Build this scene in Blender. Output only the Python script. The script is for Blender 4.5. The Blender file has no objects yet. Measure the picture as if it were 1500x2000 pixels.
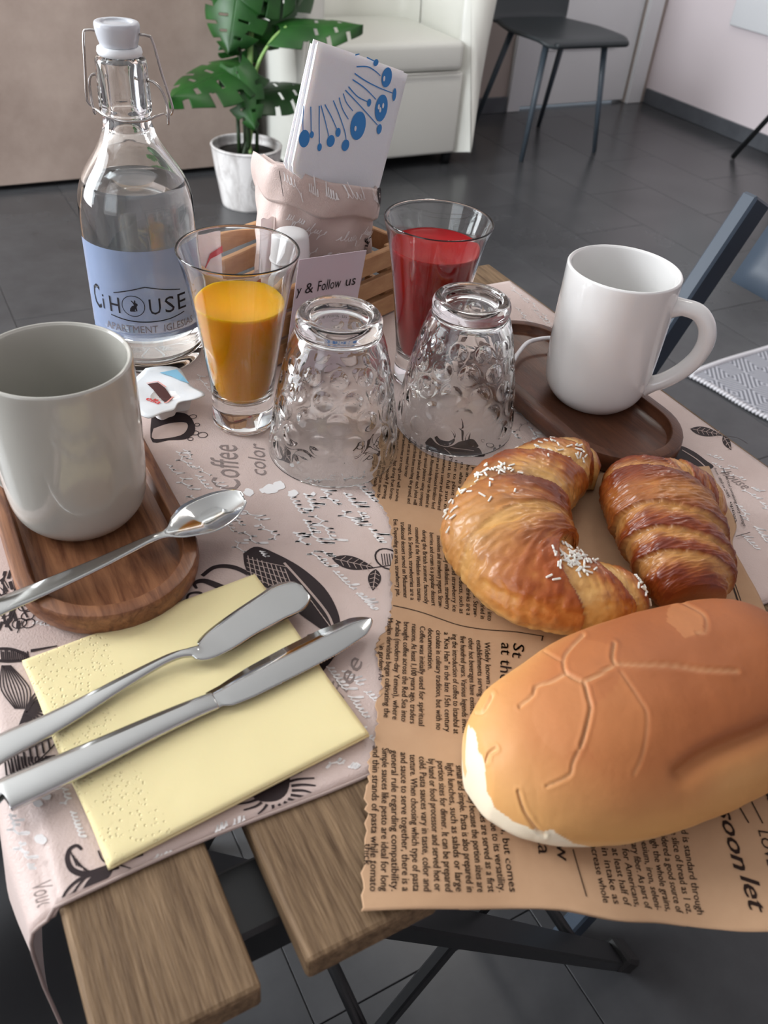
import bpy, bmesh, math, random
import numpy as np
from mathutils import Vector, Matrix, noise as mnoise
random.seed(7); np.random.seed(7)
SC = bpy.context.scene; COL = SC.collection
PI = math.pi
# ------------------------------------------------------------------ camera
F_PX, PITCH, ROLL, YAW, CZ = 1660.0, math.radians(39.7), math.radians(5.7), math.radians(32), 1.085
_h = np.array([math.sin(YAW), math.cos(YAW), 0.]); FW = _h*math.cos(PITCH)+np.array([0, 0, -math.sin(PITCH)])
_r = np.array([math.cos(YAW), -math.sin(YAW), 0.]); _u = np.cross(_r, FW)
RT = math.cos(ROLL)*_r+math.sin(ROLL)*_u; UP = -math.sin(ROLL)*_r+math.cos(ROLL)*_u
cam = bpy.data.cameras.new('camera'); cam_o = bpy.data.objects.new('camera', cam); COL.objects.link(cam_o)
cam.sensor_fit = 'VERTICAL'; cam.sensor_height = 36; cam.lens = F_PX/2000*36
cam.clip_start = 0.02; cam.clip_end = 60
M = Matrix(((RT[0], UP[0], -FW[0], 0), (RT[1], UP[1], -FW[1], 0), (RT[2], UP[2], -FW[2], CZ), (0, 0, 0, 1)))
cam_o.matrix_world = M; SC.camera = cam_o
cam.dof.use_dof = True; cam.dof.focus_distance = 0.60; cam.dof.aperture_fstop = 14
# ------------------------------------------------------------------ light
w = bpy.data.worlds.new('daylight'); SC.world = w; w.use_nodes = True
w.node_tree.nodes['Background'].inputs[0].default_value = (0.75, 0.86, 1.0, 1)
w.node_tree.nodes['Background'].inputs[1].default_value = 0.6
def area(name, loc, rot, sx, sy, power, col):
    l = bpy.data.lights.new(name, 'AREA'); l.shape = 'RECTANGLE'; l.size = sx; l.size_y = sy; l.energy = power; l.color = col
    o = bpy.data.objects.new(name, l); o.location = loc; o.rotation_euler = rot; COL.objects.link(o); return o
area('window_daylight', (-1.86, 2.05, 1.55), (0, math.radians(-90), 0), 1.9, 1.5, 122, (0.93, 0.965, 1.0))
area('window_daylight', (-1.86, -0.3, 1.55), (0, math.radians(-90), 0), 1.9, 1.1, 9, (0.95, 0.97, 1.0))  # second lamp added as soft frontal fill, source unseen
area('ceiling_fill_light', (1.6, 1.6, 2.66), (0, 0, 0), 0.6, 0.6, 10, (1.0, 0.95, 0.89))  # unseen lamp added overhead to lift the foreground
SC.view_settings.view_transform = 'Standard'; SC.view_settings.look = 'None'
SC.view_settings.exposure = 0.35; SC.view_settings.gamma = 1; SC.view_settings.use_curve_mapping = False
SC.cycles.max_bounces = 14; SC.cycles.transmission_bounces = 14; SC.cycles.transparent_max_bounces = 12; SC.cycles.glossy_bounces = 6
SC.cycles.caustics_refractive = True; SC.cycles.caustics_reflective = False; SC.cycles.blur_glossy = 0.6
SC.cycles.sample_clamp_indirect = 6
try: SC.cycles.use_denoising = True
except Exception: pass
# ------------------------------------------------------------------ helpers
def ray(px, py): return FW+RT*(px-750)/F_PX-UP*(py-1000)/F_PX
def at(px, py, z):            # point of the plane of height z seen at a pixel of the 1500x2000 frame
    d = ray(px, py); return d*((z-CZ)/d[2])+np.array([0, 0, CZ])
def at_y(px, py, y):
    d = ray(px, py); return d*(y/d[1])+np.array([0, 0, CZ])
CE = np.array([.934, .358, 0.]); CM = np.array([-.358, .934, 0.])      # axes of the little crate
def at_m(px, py, m):
    d = ray(px, py); return d*(m/(d@CM))+np.array([0, 0, CZ])
def cr(e, m, z): return CE*e+CM*m+np.array([0, 0, z])
def lin(c):
    if isinstance(c, str): c = [int(c[i:i+2], 16)/255 for i in (0, 2, 4)]
    return tuple(x/12.92 if x <= .04045 else ((x+.055)/1.055)**2.4 for x in c)+(1,)
ORG = {}
def empty(name, loc, label=None, cat=None, group=None):
    o = bpy.data.objects.new(name, None); o.empty_display_size = .02; COL.objects.link(o); o.location = Vector(loc); ORG[o.name] = np.array(loc, float)
    tag(o, label, cat, group); return o
def tag(o, label=None, cat=None, group=None, kind=None):
    if label: o['label'] = label
    if cat: o['category'] = cat
    if group: o['group'] = group
    if kind: o['kind'] = kind
    return o
def obj(name, V, Fc, mat, parent=None, smooth=True, col=None, org=None, sharp=None):
    """V in world coordinates; origin goes to the parent's origin or to the bottom centre"""
    V = np.array(V, float)
    if parent is not None: o0 = ORG[parent.name]
    elif org is not None: o0 = np.array(org, float)
    else: o0 = np.array([(V[:, 0].min()+V[:, 0].max())/2, (V[:, 1].min()+V[:, 1].max())/2, V[:, 2].min()])
    me = bpy.data.meshes.new(name); me.from_pydata((V-o0).tolist(), [], [list(map(int, f)) for f in Fc]); me.validate(clean_customdata=False)
    if mat: me.materials.append(mat)
    if smooth: me.polygons.foreach_set('use_smooth', [True]*len(me.polygons))
    if sharp: me.set_sharp_from_angle(angle=math.radians(sharp))
    if col is not None:
        a = me.color_attributes.new('tint', 'FLOAT_COLOR', 'POINT'); c = np.ones((len(V), 4)); c[:, :3] = col; a.data.foreach_set('color', c.ravel())
    me.update(); o = bpy.data.objects.new(name, me); COL.objects.link(o)
    if parent is not None: o.parent = parent
    else: o.location = Vector(o0)
    ORG[o.name] = o0; return o
def join(*parts):
    V = []; Fc = []; n = 0
    for v, f in parts:
        V += [tuple(x) for x in v]; Fc += [[i+n for i in q] for q in f]; n += len(v)
    return V, Fc
def xf(g, M3=None, t=(0, 0, 0)):
    v = np.array(g[0], float)
    if M3 is not None: v = v@np.array(M3, float).T
    return v+np.array(t), g[1]
def rotz(a): c, s = math.cos(a), math.sin(a); return [[c, -s, 0], [s, c, 0], [0, 0, 1]]
def box(x0, y0, z0, x1, y1, z1, b=0, seg=2):
    bm = bmesh.new(); bmesh.ops.create_cube(bm, size=1)
    for v in bm.verts: v.co = Vector((x0+(v.co.x+.5)*(x1-x0), y0+(v.co.y+.5)*(y1-y0), z0+(v.co.z+.5)*(z1-z0)))
    if b: bmesh.ops.bevel(bm, geom=bm.edges[:], offset=b, segments=seg, profile=.5, affect='EDGES')
    bmesh.ops.recalc_face_normals(bm, faces=bm.faces[:])
    bm.verts.index_update(); r = ([tuple(v.co) for v in bm.verts], [[v.index for v in f.verts] for f in bm.faces]); bm.free(); return r
def revolve(prof, c=(0, 0, 0), n=64, close=False, rf=None):
    """prof [(r,z)] bottom to top; ends at r=0 are poles; close=True joins last ring to first"""
    V = []; rings = []
    for k, (r, z) in enumerate(prof):
        if r < 1e-7: rings.append([len(V)]); V.append((c[0], c[1], c[2]+z)); continue
        ring = []
        for i in range(n):
            a = 2*PI*i/n; rr = r if rf is None else rf(r, z, a, k)
            ring.append(len(V)); V.append((c[0]+rr*math.cos(a), c[1]+rr*math.sin(a), c[2]+z))
        rings.append(ring)
    Fc = []
    prs = list(zip(rings[:-1], rings[1:]))
    if close: prs.append((rings[-1], rings[0]))
    for A, B in prs:
        for i in range(n):
            j = (i+1) % n
            if len(A) == 1 and len(B) == 1: continue
            if len(A) == 1: Fc.append([A[0], B[j], B[i]])
            elif len(B) == 1: Fc.append([A[i], A[j], B[0]])
            else: Fc.append([A[i], A[j], B[j], B[i]])
    return V, Fc
def cat(P, n, closed=False):
    """Catmull-Rom through points P, n samples"""
    P = np.array(P, float); m = len(P); out = []
    for t in np.linspace(0, m-1, n):
        i = min(int(t), m-2); f = t-i
        p0, p1, p2, p3 = P[max(i-1, 0)], P[i], P[i+1], P[min(i+2, m-1)]
        out.append(.5*((2*p1)+(-p0+p2)*f+(2*p0-5*p1+4*p2-p3)*f*f+(-p0+3*p1-3*p2+p3)*f**3))
    return np.array(out)
def dense(prof, k=6):
    q = cat(prof, (len(prof)-1)*k+1); q[:, 0] = np.maximum(q[:, 0], 0); return [tuple(x) for x in q]
def tube(P, r, n=8, cap=True, flat=1.0, upv=None):
    P = np.array(P, float); m = len(P); R = np.full(m, r) if np.isscalar(r) else np.array(r, float)
    T = np.gradient(P, axis=0); T /= np.linalg.norm(T, axis=1)[:, None]+1e-12
    u = np.array(upv if upv is not None else (0, 0, 1.)); 
    if abs(T[0]@u) > .95: u = np.array([1., 0, 0])
    V = []; Fc = []
    N = np.cross(T[0], u); N /= np.linalg.norm(N)
    for i in range(m):
        if upv is not None: N = np.cross(T[i], u)
        N = N-T[i]*(N@T[i]); N /= np.linalg.norm(N)+1e-12; B = np.cross(N, T[i])
        for k in range(n):
            a = 2*PI*k/n; V.append(P[i]+R[i]*(math.cos(a)*N+flat*math.sin(a)*B))
    for i in range(m-1):
        for k in range(n):
            j = (k+1) % n; Fc.append([i*n+k, i*n+j, (i+1)*n+j, (i+1)*n+k])
    if cap: Fc += [list(range(n))[::-1], [(m-1)*n+k for k in range(n)]]
    return V, Fc
def grid(fn, nu, nv, wrapv=False):
    V = [fn(i/(nu-1), j/(nv if wrapv else nv-1)) for i in range(nu) for j in range(nv)]
    Fc = []
    for i in range(nu-1):
        for j in range(nv if wrapv else nv-1):
            k = (j+1) % nv; Fc.append([i*nv+j, i*nv+k, (i+1)*nv+k, (i+1)*nv+j])
    return V, Fc
def sheet(g, t):
    """give a grid surface thickness t downwards (closed)"""
    V, Fc = g; n = len(V); V = [tuple(v) for v in V]; V2 = [(x, y, z-t) for x, y, z in V]
    E = {}
    for f in Fc:
        for a, b in zip(f, f[1:]+f[:1]): E[(a, b)] = 1
    G = list(Fc)+[[i+n for i in f[::-1]] for f in Fc]
    for a, b in E:
        if (b, a) not in E: G.append([b, a, a+n, b+n])
    return V+V2, G
def fbm(x, y, z, o=4): return mnoise.fractal(Vector((x, y, z)), 1.0, 2.0, o)
# ------------------------------------------------------------------ materials
def mat(name, col=(.5, .5, .5), rough=.5, metal=0., spec=.5, trans=0., ior=1.45, coat=0., sss=0., sheen=0., attr=None,
        bump=0., bscale=200., tex=None, bstretch=None):
    m = bpy.data.materials.new(name); m.use_nodes = True; nt = m.node_tree; b = nt.nodes['Principled BSDF']
    if isinstance(col, str): col = lin(col)
    I = b.inputs
    I['Base Color'].default_value = tuple(col[:3])+(1,); I['Roughness'].default_value = rough; I['Metallic'].default_value = metal
    I['Specular IOR Level'].default_value = spec; I['Transmission Weight'].default_value = trans; I['IOR'].default_value = ior
    I['Coat Weight'].default_value = coat; I['Coat Roughness'].default_value = .05
    if sss: I['Subsurface Weight'].default_value = sss; I['Subsurface Radius'].default_value = (.01, .004, .002); I['Subsurface Scale'].default_value = 1.0
    if sheen: I['Sheen Weight'].default_value = sheen; I['Sheen Roughness'].default_value = .4
    L = nt.links
    tc = nt.nodes.new('ShaderNodeTexCoord')
    if attr:
        a = nt.nodes.new('ShaderNodeAttribute'); a.attribute_name = attr; L.new(a.outputs['Color'], I['Base Color'])
    if tex:   # (colA, colB, scale, stretch(3), detail, lo, hi[, distortion])
        ca, cb, sc, st, det, lo, hi = tex[:7]
        mp = nt.nodes.new('ShaderNodeMapping'); mp.inputs['Scale'].default_value = st
        oi = nt.nodes.new('ShaderNodeObjectInfo'); ad = nt.nodes.new('ShaderNodeVectorMath'); ad.operation = 'ADD'
        ml = nt.nodes.new('ShaderNodeMath'); ml.operation = 'MULTIPLY'; ml.inputs[1].default_value = 7.3
        L.new(oi.outputs['Random'], ml.inputs[0]); L.new(tc.outputs['Object'], ad.inputs[0]); L.new(ml.outputs[0], ad.inputs[1])
        L.new(ad.outputs[0], mp.inputs['Vector'])
        nz = nt.nodes.new('ShaderNodeTexNoise'); nz.inputs['Scale'].default_value = sc; nz.inputs['Detail'].default_value = det; nz.inputs['Roughness'].default_value = .65
        if len(tex) > 7: nz.inputs['Distortion'].default_value = tex[7]
        L.new(mp.outputs[0], nz.inputs['Vector'])
        rp = nt.nodes.new('ShaderNodeValToRGB'); rp.color_ramp.elements[0].position = lo; rp.color_ramp.elements[1].position = hi
        rp.color_ramp.elements[0].color = lin(ca) if isinstance(ca, str) else tuple(ca)+(1,); rp.color_ramp.elements[1].color = lin(cb) if isinstance(cb, str) else tuple(cb)+(1,)
        L.new(nz.outputs['Fac'], rp.inputs[0]); L.new(rp.outputs[0], I['Base Color'])
        m['_n'] = 1
    if bump:
        mp = nt.nodes.new('ShaderNodeMapping'); mp.inputs['Scale'].default_value = bstretch or (1, 1, 1)
        nz = nt.nodes.new('ShaderNodeTexNoise'); nz.inputs['Scale'].default_value = bscale; nz.inputs['Detail'].default_value = 5
        bp = nt.nodes.new('ShaderNodeBump'); bp.inputs['Strength'].default_value = bump; bp.inputs['Distance'].default_value = .001
        L.new(tc.outputs['Object'], mp.inputs[0]); L.new(mp.outputs[0], nz.inputs['Vector']); L.new(nz.outputs['Fac'], bp.inputs['Height']); L.new(bp.outputs[0], I['Normal'])
    return m
GLASS = mat('clear_glass', (.985, .995, .99), 0.0, trans=1, ior=1.5)
WATER = mat('water', (.97, .99, 1), 0.0, trans=1, ior=1.33)
STEEL = mat('polished_steel', (.50, .505, .50), .10, metal=1)
WIRE = mat('steel_wire', (.45, .42, .40), .22, metal=1)
INK = mat('black_ink', '2a2022', .6, spec=.3)
KINK = mat('newsprint_ink', '2b1d18', .65, spec=.2)
WHITEINK = mat('white_ink', 'efeceb', .55, spec=.3)
GREYINK = mat('grey_ink', '8d7f7b', .6, spec=.3)
BLACK = mat('black_paint', '14171a', .35)
BLACKM = mat('black_metal', (.012, .013, .014), .35)
# ------------------------------------------------------------------ print helpers
_tc = {}
def glyphs(s, shear=0.):
    k = (s, shear)
    if k in _tc: return _tc[k]
    c = bpy.data.curves.new('t', 'FONT'); c.body = s; c.size = 1; c.resolution_u = 2; c.shear = shear
    o = bpy.data.objects.new('t', c); COL.objects.link(o); dg = bpy.context.evaluated_depsgraph_get(); dg.update()
    me = bpy.data.meshes.new_from_object(o.evaluated_get(dg))
    V = np.array([tuple(v.co)[:2] for v in me.vertices]) if len(me.vertices) else np.zeros((0, 2)); Fc = [list(p.vertices) for p in me.polygons]
    bpy.data.objects.remove(o); bpy.data.curves.remove(c); bpy.data.meshes.remove(me)
    if len(V): V = V-np.array([V[:, 0].min(), 0])
    _tc[k] = (V, Fc); return V, Fc
def text2d(s, p0, p1, h, shear=0., bold=0.):
    """lay a line of text along p0->p1 (2-D), squeezed or stretched to fit, capitals h tall"""
    V, Fc = glyphs(s, shear)
    if not len(V): return [], []
    p0 = np.array(p0, float)[:2]; p1 = np.array(p1, float)[:2]; d = p1-p0; Ln = np.linalg.norm(d); d = d/Ln; n = np.array([-d[1], d[0]])
    W = V[:, 0].max(); q = p0+np.outer(V[:, 0]*Ln/W, d)+np.outer(V[:, 1]*h/.72, n)
    G = [tuple(x) for x in q], Fc
    if bold:
        q2 = q+d*bold; return join(G, ([tuple(x) for x in q2], Fc))
    return G
def cursive(p, q, h, n, w, seed, loops=1.):
    """a run of joined handwriting loops from p to q (2-D), letters h tall"""
    r = random.Random(seed); p = np.array(p, float); q = np.array(q, float); L = np.linalg.norm(q-p); d = (q-p)/L; nn = np.array([-d[1], d[0]]); pts = []; x = 0; adv = L/n
    for i in range(n):
        hh = h*r.choice([.42, .5, .42, .55, 1.0, -.6]); k = 9; lw = adv*r.uniform(.25, .85)*loops
        for j in range(k):
            f = 2*PI*j/k; pts.append(p+d*(x+adv*j/k+lw*math.sin(f)*.5+.25*(1-math.cos(f))*hh)+nn*(hh*(1-math.cos(f))/2))
        x += adv
    return stroke(pts, [w, w*.6, w*1.1, w*.7, w])
def stroke(P, w, sm=0):
    """2-D ribbon along P, width w (scalar or list, tapering)"""
    P = np.array(P, float)[:, :2]
    if sm: P = cat(P, sm)
    m = len(P); T = np.gradient(P, axis=0); T /= np.linalg.norm(T, axis=1)[:, None]+1e-12; N = np.stack([-T[:, 1], T[:, 0]], -1)
    Wd = np.full(m, w) if np.isscalar(w) else np.interp(np.linspace(0, 1, m), np.linspace(0, 1, len(w)), w)
    A = P+N*Wd[:, None]/2; B = P-N*Wd[:, None]/2
    V = [tuple(x) for x in A]+[tuple(x) for x in B]; return V, [[m+i, m+i+1, i+1, i] for i in range(m-1)]
def blob(P, sm=0):
    """filled 2-D outline"""
    P = np.array(P, float)[:, :2]
    if sm: P = cat(np.vstack([P, P[:1]]), sm)[:-1]
    from mathutils.geometry import tessellate_polygon
    t = tessellate_polygon([[Vector((x, y, 0)) for x, y in P]])
    a = sum(P[i][0]*P[(i+1) % len(P)][1]-P[(i+1) % len(P)][0]*P[i][1] for i in range(len(P)))
    return [tuple(x) for x in P], [list(f) if True else 0 for f in t]
def circ(c, r, n=20, ry=None): return [(c[0]+r*math.cos(2*PI*i/n), c[1]+(ry or r)*math.sin(2*PI*i/n)) for i in range(n)]
def ringline(c, r, w, n=20, ry=None): P = circ(c, r, n, ry); return stroke(P+P[:1]+[P[1]], w)
def printed(name, parts, fn, m, parent):
    V, Fc = join(*[p for p in parts if len(p[0])]); W = [fn(x, y) for x, y in V]
    k = 0
    for i, p in enumerate(parts):
        for j in range(len(p[0])): W[k] = (W[k][0], W[k][1], W[k][2]+(i % 9)*1.6e-5); k += 1
    # all faces wind the same way (upwards in 2-D)
    G = []
    for f in Fc:
        a = 0
        for i in range(len(f)):
            x0, y0 = V[f[i]]; x1, y1 = V[f[(i+1) % len(f)]]; a += x0*y1-x1*y0
        if a < 0: f = f[::-1]
        G.append(f)
    return obj(name, W, G, m, parent, smooth=False)
# ================================================================== SETTING
def struct(o): o['kind'] = 'structure'; return o
FLOORM = mat('dark_floor_tile', rough=.26, spec=.5, tex=('38393b', '4a4b4d', 5, (1, 1, 1), 6, .3, .75), bump=.05, bscale=60)
GROUT = mat('tile_grout', '3a3b3d', .5)
WALLM = mat('rose_white_wall', 'e6dcdf', .8, bump=.1, bscale=80)
WALLB = mat('grey_beige_wall', 'b3a79f', .8, bump=.1, bscale=80)
CEILM = mat('ceiling_paint', 'f2f1ee', .9)
WHITEP = mat('white_door_paint', 'dfe0e2', .35)
SKIRT = mat('grey_skirting', tex=('4d5055', '5f6267', 8, (1, 1, 1), 3, .3, .7), rough=.35)
fl = struct(obj('floor', *box(-2.0, -2.3, -.06, 3.6, 3.6, -.003), GROUT, smooth=False))
TW, TD = .305, .61
tile_me = None
for ix in range(-3, 12):
    for iy in range(-2, 6):
        x0 = .18+ix*TW; y0 = iy*TD+.02+(.0 if ix % 2 else TD/2); x1 = min(x0+TW, 3.518); y1 = min(y0+TD, 3.508 if x0 < 2.6 else 3.56); y0c = max(y0, -.62)
        if y1-y0c < .02 or x1-x0 < .02: continue
        if x1-x0 < TW-.01 or y1-y0c < TD-.01:
            obj('floor_tile', *box(x0+.0008, y0c+.0008, -.003, x1-.0008, y1-.0008, 0), FLOORM, fl, smooth=False); continue
        if tile_me is None:
            tile_me = obj('floor_tile', *box(x0+.0008, y0+.0008, -.003, x0+TW-.0008, y1-.0008, 0, .0006, 1), FLOORM, fl, smooth=False); tx, ty = x0, y0
        else:
            o = bpy.data.objects.new('floor_tile', tile_me.data); COL.objects.link(o); o.parent = fl; o.location = (x0-tx, y0-ty, 0)
# border of plain floor where the photograph shows none of it
obj('floor_edge', *join(box(-2.0, -2.3, -.003, .18-3*TW, 3.6, 0), box(.18-3*TW, -2.3, -.003, 3.6, -.62, 0), box(3.519, -.62, -.003, 3.6, 3.6, 0)), FLOORM, fl, smooth=False)
struct(obj('ceiling', *box(-2.0, -2.3, 2.7, 3.6, 3.6, 2.76), CEILM, smooth=False))
struct(obj('wall_right', *box(3.52, -2.3, 0, 3.62, 3.51, 2.7), WALLM, smooth=False))
struct(obj('wall_back', *join(box(-2.0, 3.51, 0, 2.715, 3.61, 2.7), box(2.715, 3.51, 2.08, 3.40, 3.61, 2.7), box(3.40, 3.51, 0, 3.62, 3.61, 2.7)), WALLB, smooth=False))
struct(obj('wall_front', *box(-2.0, -2.4, 0, 3.6, -2.3, 2.7), WALLM, smooth=False))
struct(obj('wall_left', *join(box(-2.1, -2.3, 0, -2.0, 3.51, .8), box(-2.1, -2.3, 2.3, -2.0, 3.51, 2.7), box(-2.1, -2.3, .8, -2.0, -.85, 2.3), box(-2.1, .25, .8, -2.0, 1.1, 2.3), box(-2.1, 3.0, .8, -2.0, 3.51, 2.3)), WALLM, smooth=False))
for i, (a, b) in enumerate(((-.85, .25), (1.1, 3.0))):
    wf = struct(obj('window_%d' % (i+1), *join(box(-2.08, a, .8, -2.02, a+.05, 2.3), box(-2.08, b-.05, .8, -2.02, b, 2.3), box(-2.08, a, .8, -2.02, b, .85), box(-2.08, a, 2.25, -2.02, b, 2.3), box(-2.08, (a+b)/2-.03, .85, -2.02, (a+b)/2+.03, 2.25)), WHITEP, smooth=False))
struct(obj('baseboard_right', *box(3.505, -2.3, 0, 3.52, 3.495, .068, .002, 1), SKIRT, smooth=False))
struct(obj('baseboard_back', *box(-2.0, 3.495, 0, 2.64, 3.51, .068, .002, 1), SKIRT, smooth=False))
dr = struct(obj('door_1', *join(box(2.722, 3.525, .012, 3.393, 3.565, 2.07, .002, 1)), WHITEP, smooth=False))
obj('door_panel', *join(box(2.85, 3.519, .25, 3.265, 3.526, .95, .003, 1), box(2.85, 3.519, 1.1, 3.265, 3.526, 1.95, .003, 1)), WHITEP, dr, smooth=False)
obj('door_handle', *join(tube([(2.78, 3.53, 1.0), (2.78, 3.47, 1.0), (2.79, 3.46, 1.0), (2.90, 3.46, 1.0)], .008, 8), box(2.765, 3.519, .94, 2.795, 3.53, 1.06, .002, 1)), STEEL, dr)
struct(obj('trim_1', *join(box(2.645, 3.49, 0, 2.717, 3.515, 2.15, .003, 1), box(3.397, 3.49, 0, 3.487, 3.515, 2.15, .003, 1), box(2.717, 3.49, 2.075, 3.397, 3.515, 2.15, .003, 1)), WHITEP, smooth=False))
# concrete-look peninsula whose back faces the table
CONC = mat('rose_brown_concrete', rough=.55, tex=('8b7a70', 'ab9a8f', 3.2, (1, 1, 1), 8, .32, .68), bump=.25, bscale=30)
pen = empty('kitchen_peninsula', (0, 3.2, 0), 'rose-brown concrete-look peninsula back standing behind the glass bottle and the plant', 'counter')
obj('back_panel', *box(-1.6, 3.07, .018, 1.175, 3.09, .92, .002, 1), CONC, pen, smooth=False)
obj('cabinet_body', *box(-1.6, 3.092, .05, 1.170, 3.47, .92), mat('grey_cabinet', '6a635f', .5), pen, smooth=False)
obj('plinth', *box(-1.58, 3.11, 0, 1.15, 3.44, .05), BLACKM, pen, smooth=False)
obj('worktop', *box(-1.62, 3.05, .92, 1.195, 3.49, .96, .003, 1), mat('grey_worktop', '77706b', .4), pen, smooth=False)
# wall socket with white plug
so = empty('wall_socket', (1.50, 3.505, .25), 'black wall socket behind the plant with a white plug in it', 'socket')
obj('cover_plate', *box(1.425, 3.500, .215, 1.575, 3.5095, .318, .006, 2), mat('black_plastic', (.008, .008, .008), .3), so)
obj('plug', *tube([(1.52, 3.499, .272), (1.52, 3.488, .272), (1.52, 3.476, .271), (1.521, 3.468, .266)], [.017, .017, .014, .008], 16), mat('white_plug_plastic', 'd8d5d3', .4), so)
obj('cable', *tube(cat([(1.52, 3.475, .275), (1.522, 3.465, .24), (1.51, 3.47, .16), (1.49, 3.48, .09), (1.47, 3.485, .02), (1.40, 3.47, .005)], 24), .0035, 6), mat('white_cable', 'c9c5c3', .5), so)
# white board on the right wall
wb = obj('wall_panel', *box(3.492, 2.2, .435, 3.519, 3.075, 1.05, .006, 2), mat('white_panel', 'eceff2', .4)); tag(wb, 'white rectangular panel hung low on the rose-white right wall', 'panel')

# ================================================================== TABLE
GRAINY = (14, 1.1, 14)
SLAT = mat('greyed_acacia', rough=.62, spec=.3, tex=('503c29', '8f765a', 55, (6, .38, 6), 12, .30, .70, .2), bump=.5, bscale=160, bstretch=(6, .5, 6))
tb = empty('slatted_table', (.245, .39, 0), 'square folding table with greyed wood slats on a black steel frame', 'table')
TZ = .74; TY0, TY1 = .125, .655
slats = [(-.0155, .0453), (.0642, .125), (.144, .205), (.224, .285), (.304, .365), (.384, .445), (.463, .504)]
s0 = None
for a, b in slats:
    if s0 is None or b-a < .05:
        o = obj('slat', *box(a, TY0, TZ-.0175, b, TY1, TZ-.0012, .0022, 2), SLAT, tb, smooth=False)
        if s0 is None: s0 = o
    else:
        o = bpy.data.objects.new('slat', s0.data); COL.objects.link(o); o.parent = tb; o.location = (a-slats[0][0], 0, 0)
for y in (.168, .60):
    obj('support_rail', *box(-.005, y-.016, TZ-.046, .495, y+.016, TZ-.0178, .002, 1), BLACKM, tb, smooth=False)
def bar(p, q, w, t, b=.002):
    """rectangular bar p->q, w across (in the Y direction), t thick"""
    p = np.array(p, float); q = np.array(q, float); d = q-p; L = np.linalg.norm(d); d /= L; y = np.array([0, 1., 0]); y = y-d*(d@y); y /= np.linalg.norm(y); n = np.cross(d, y)
    g = box(0, -w/2, -t/2, L, w/2, t/2, b, 1); V = np.array(g[0]); return p+np.outer(V[:, 0], d)+np.outer(V[:, 1], y)+np.outer(V[:, 2], n), g[1]
RUB = mat('black_rubber', (.01, .01, .01), .6)
for y in (.222, .56):
    l1 = obj('leg', *bar((.545, y, .012), (.01, y, .695), .03, .016), BLACKM, tb, smooth=False)
    obj('rubber_foot', *bar((.558, y, .004), (.528, y, .042), .036, .024, .004), RUB, l1, smooth=False)
    l2 = obj('leg', *bar((.14, y+.027, .012), (.49, y+.027, .695), .012, .014), BLACKM, tb, smooth=False)
    obj('rubber_foot', *bar((.134, y+.027, .004), (.15, y+.027, .04), .016, .018, .003), RUB, l2, smooth=False)
obj('leg_brace', *tube([(.20, .265, .13), (.20, .59, .13)], .007, 8), BLACKM, tb)
obj('leg_brace', *tube([(.45, .235, .13), (.45, .56, .13)], .007, 8), BLACKM, tb)

# ------------------------------------------------------------------ tablecloth
CLOTHZ = TZ
def cloth_pt(s, y):
    """s: distance from the right edge's mirror, s<0 hangs over the left table edge; y along the table"""
    x0 = -.0175
    if s >= x0:
        z = CLOTHZ+.0007*math.sin(9*s+14*y)*max(0, math.sin(11*y-1.9*s))
        return (s, y, z)
    t = x0-s; fold = math.exp(-((y-.188)/.05)**2)
    dy = max(0, y-.188); th = min(t/.018, PI/2); R = .018*2/PI*1.0
    xx = x0-.0115*math.sin(th); zz = CLOTHZ-.0115*(1-math.cos(th))
    if t > .018: zz -= (t-.018)
    out = .002*min(1, t/.06)
    xx -= out+(.08*dy*math.exp(-(dy/.06)**2)+.0035*math.sin(dy*42)*min(1, dy/.04))*min(1, t/.05)
    zz -= .006*fold*(1 if t > 0 else 0)
    return (xx, y, zz)
CLM = mat('printed_satin_cloth', rough=.46, spec=.35, sheen=.25, tex=('c6b0a8', 'd8c5be', 9, (1, 1, 1), 4, .3, .7), bump=.35, bscale=900)
CLB = mat('cloth_underside', '6f605c', .7)
def _cl(u, v):
    s = -.17+u*(.499+.17)
    y0 = .1895+.0012*math.sin(40*s)+(.0005 if s > 0 else 0); y1 = .612
    r = max(0, s-.47); return cloth_pt(s, y0+(y1-y0)*v)
g = grid(_cl, 190, 90)
cloth = obj('tablecloth', *sheet(g, .0009), CLM); tag(cloth, 'dusty-rose printed runner with handwriting and coffee drawings, hanging over the table\'s left edge', 'tablecloth')
HEM = mat('cloth_hem', 'a8958e', .6)
obj('hem', *tube([cloth_pt(s, .1893+.0012*math.sin(40*s)) for s in np.linspace(-.168, .4985, 120)], .0009, 6), HEM, cloth)
def on_cloth(x, y):
    y = max(y, .1912); p = cloth_pt(max(x, -.0174), y); return (x, y, p[2]+.00020)
def C(P): return [at(x, y, CLOTHZ)[:2] for x, y in P]
px = .00036
dark = []; white = []; grey = []
def dk(P, w=2.2, sm=0): dark.append(stroke(C(P), w*px if np.isscalar(w) else [a*px for a in w], sm))
def db(P, sm=0): dark.append(blob(C(P), sm))
MOT = [0]
def motif(n):
    MOT.append((n, len(dark), len(lite)))
lite = []
motif('cup_print')
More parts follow.
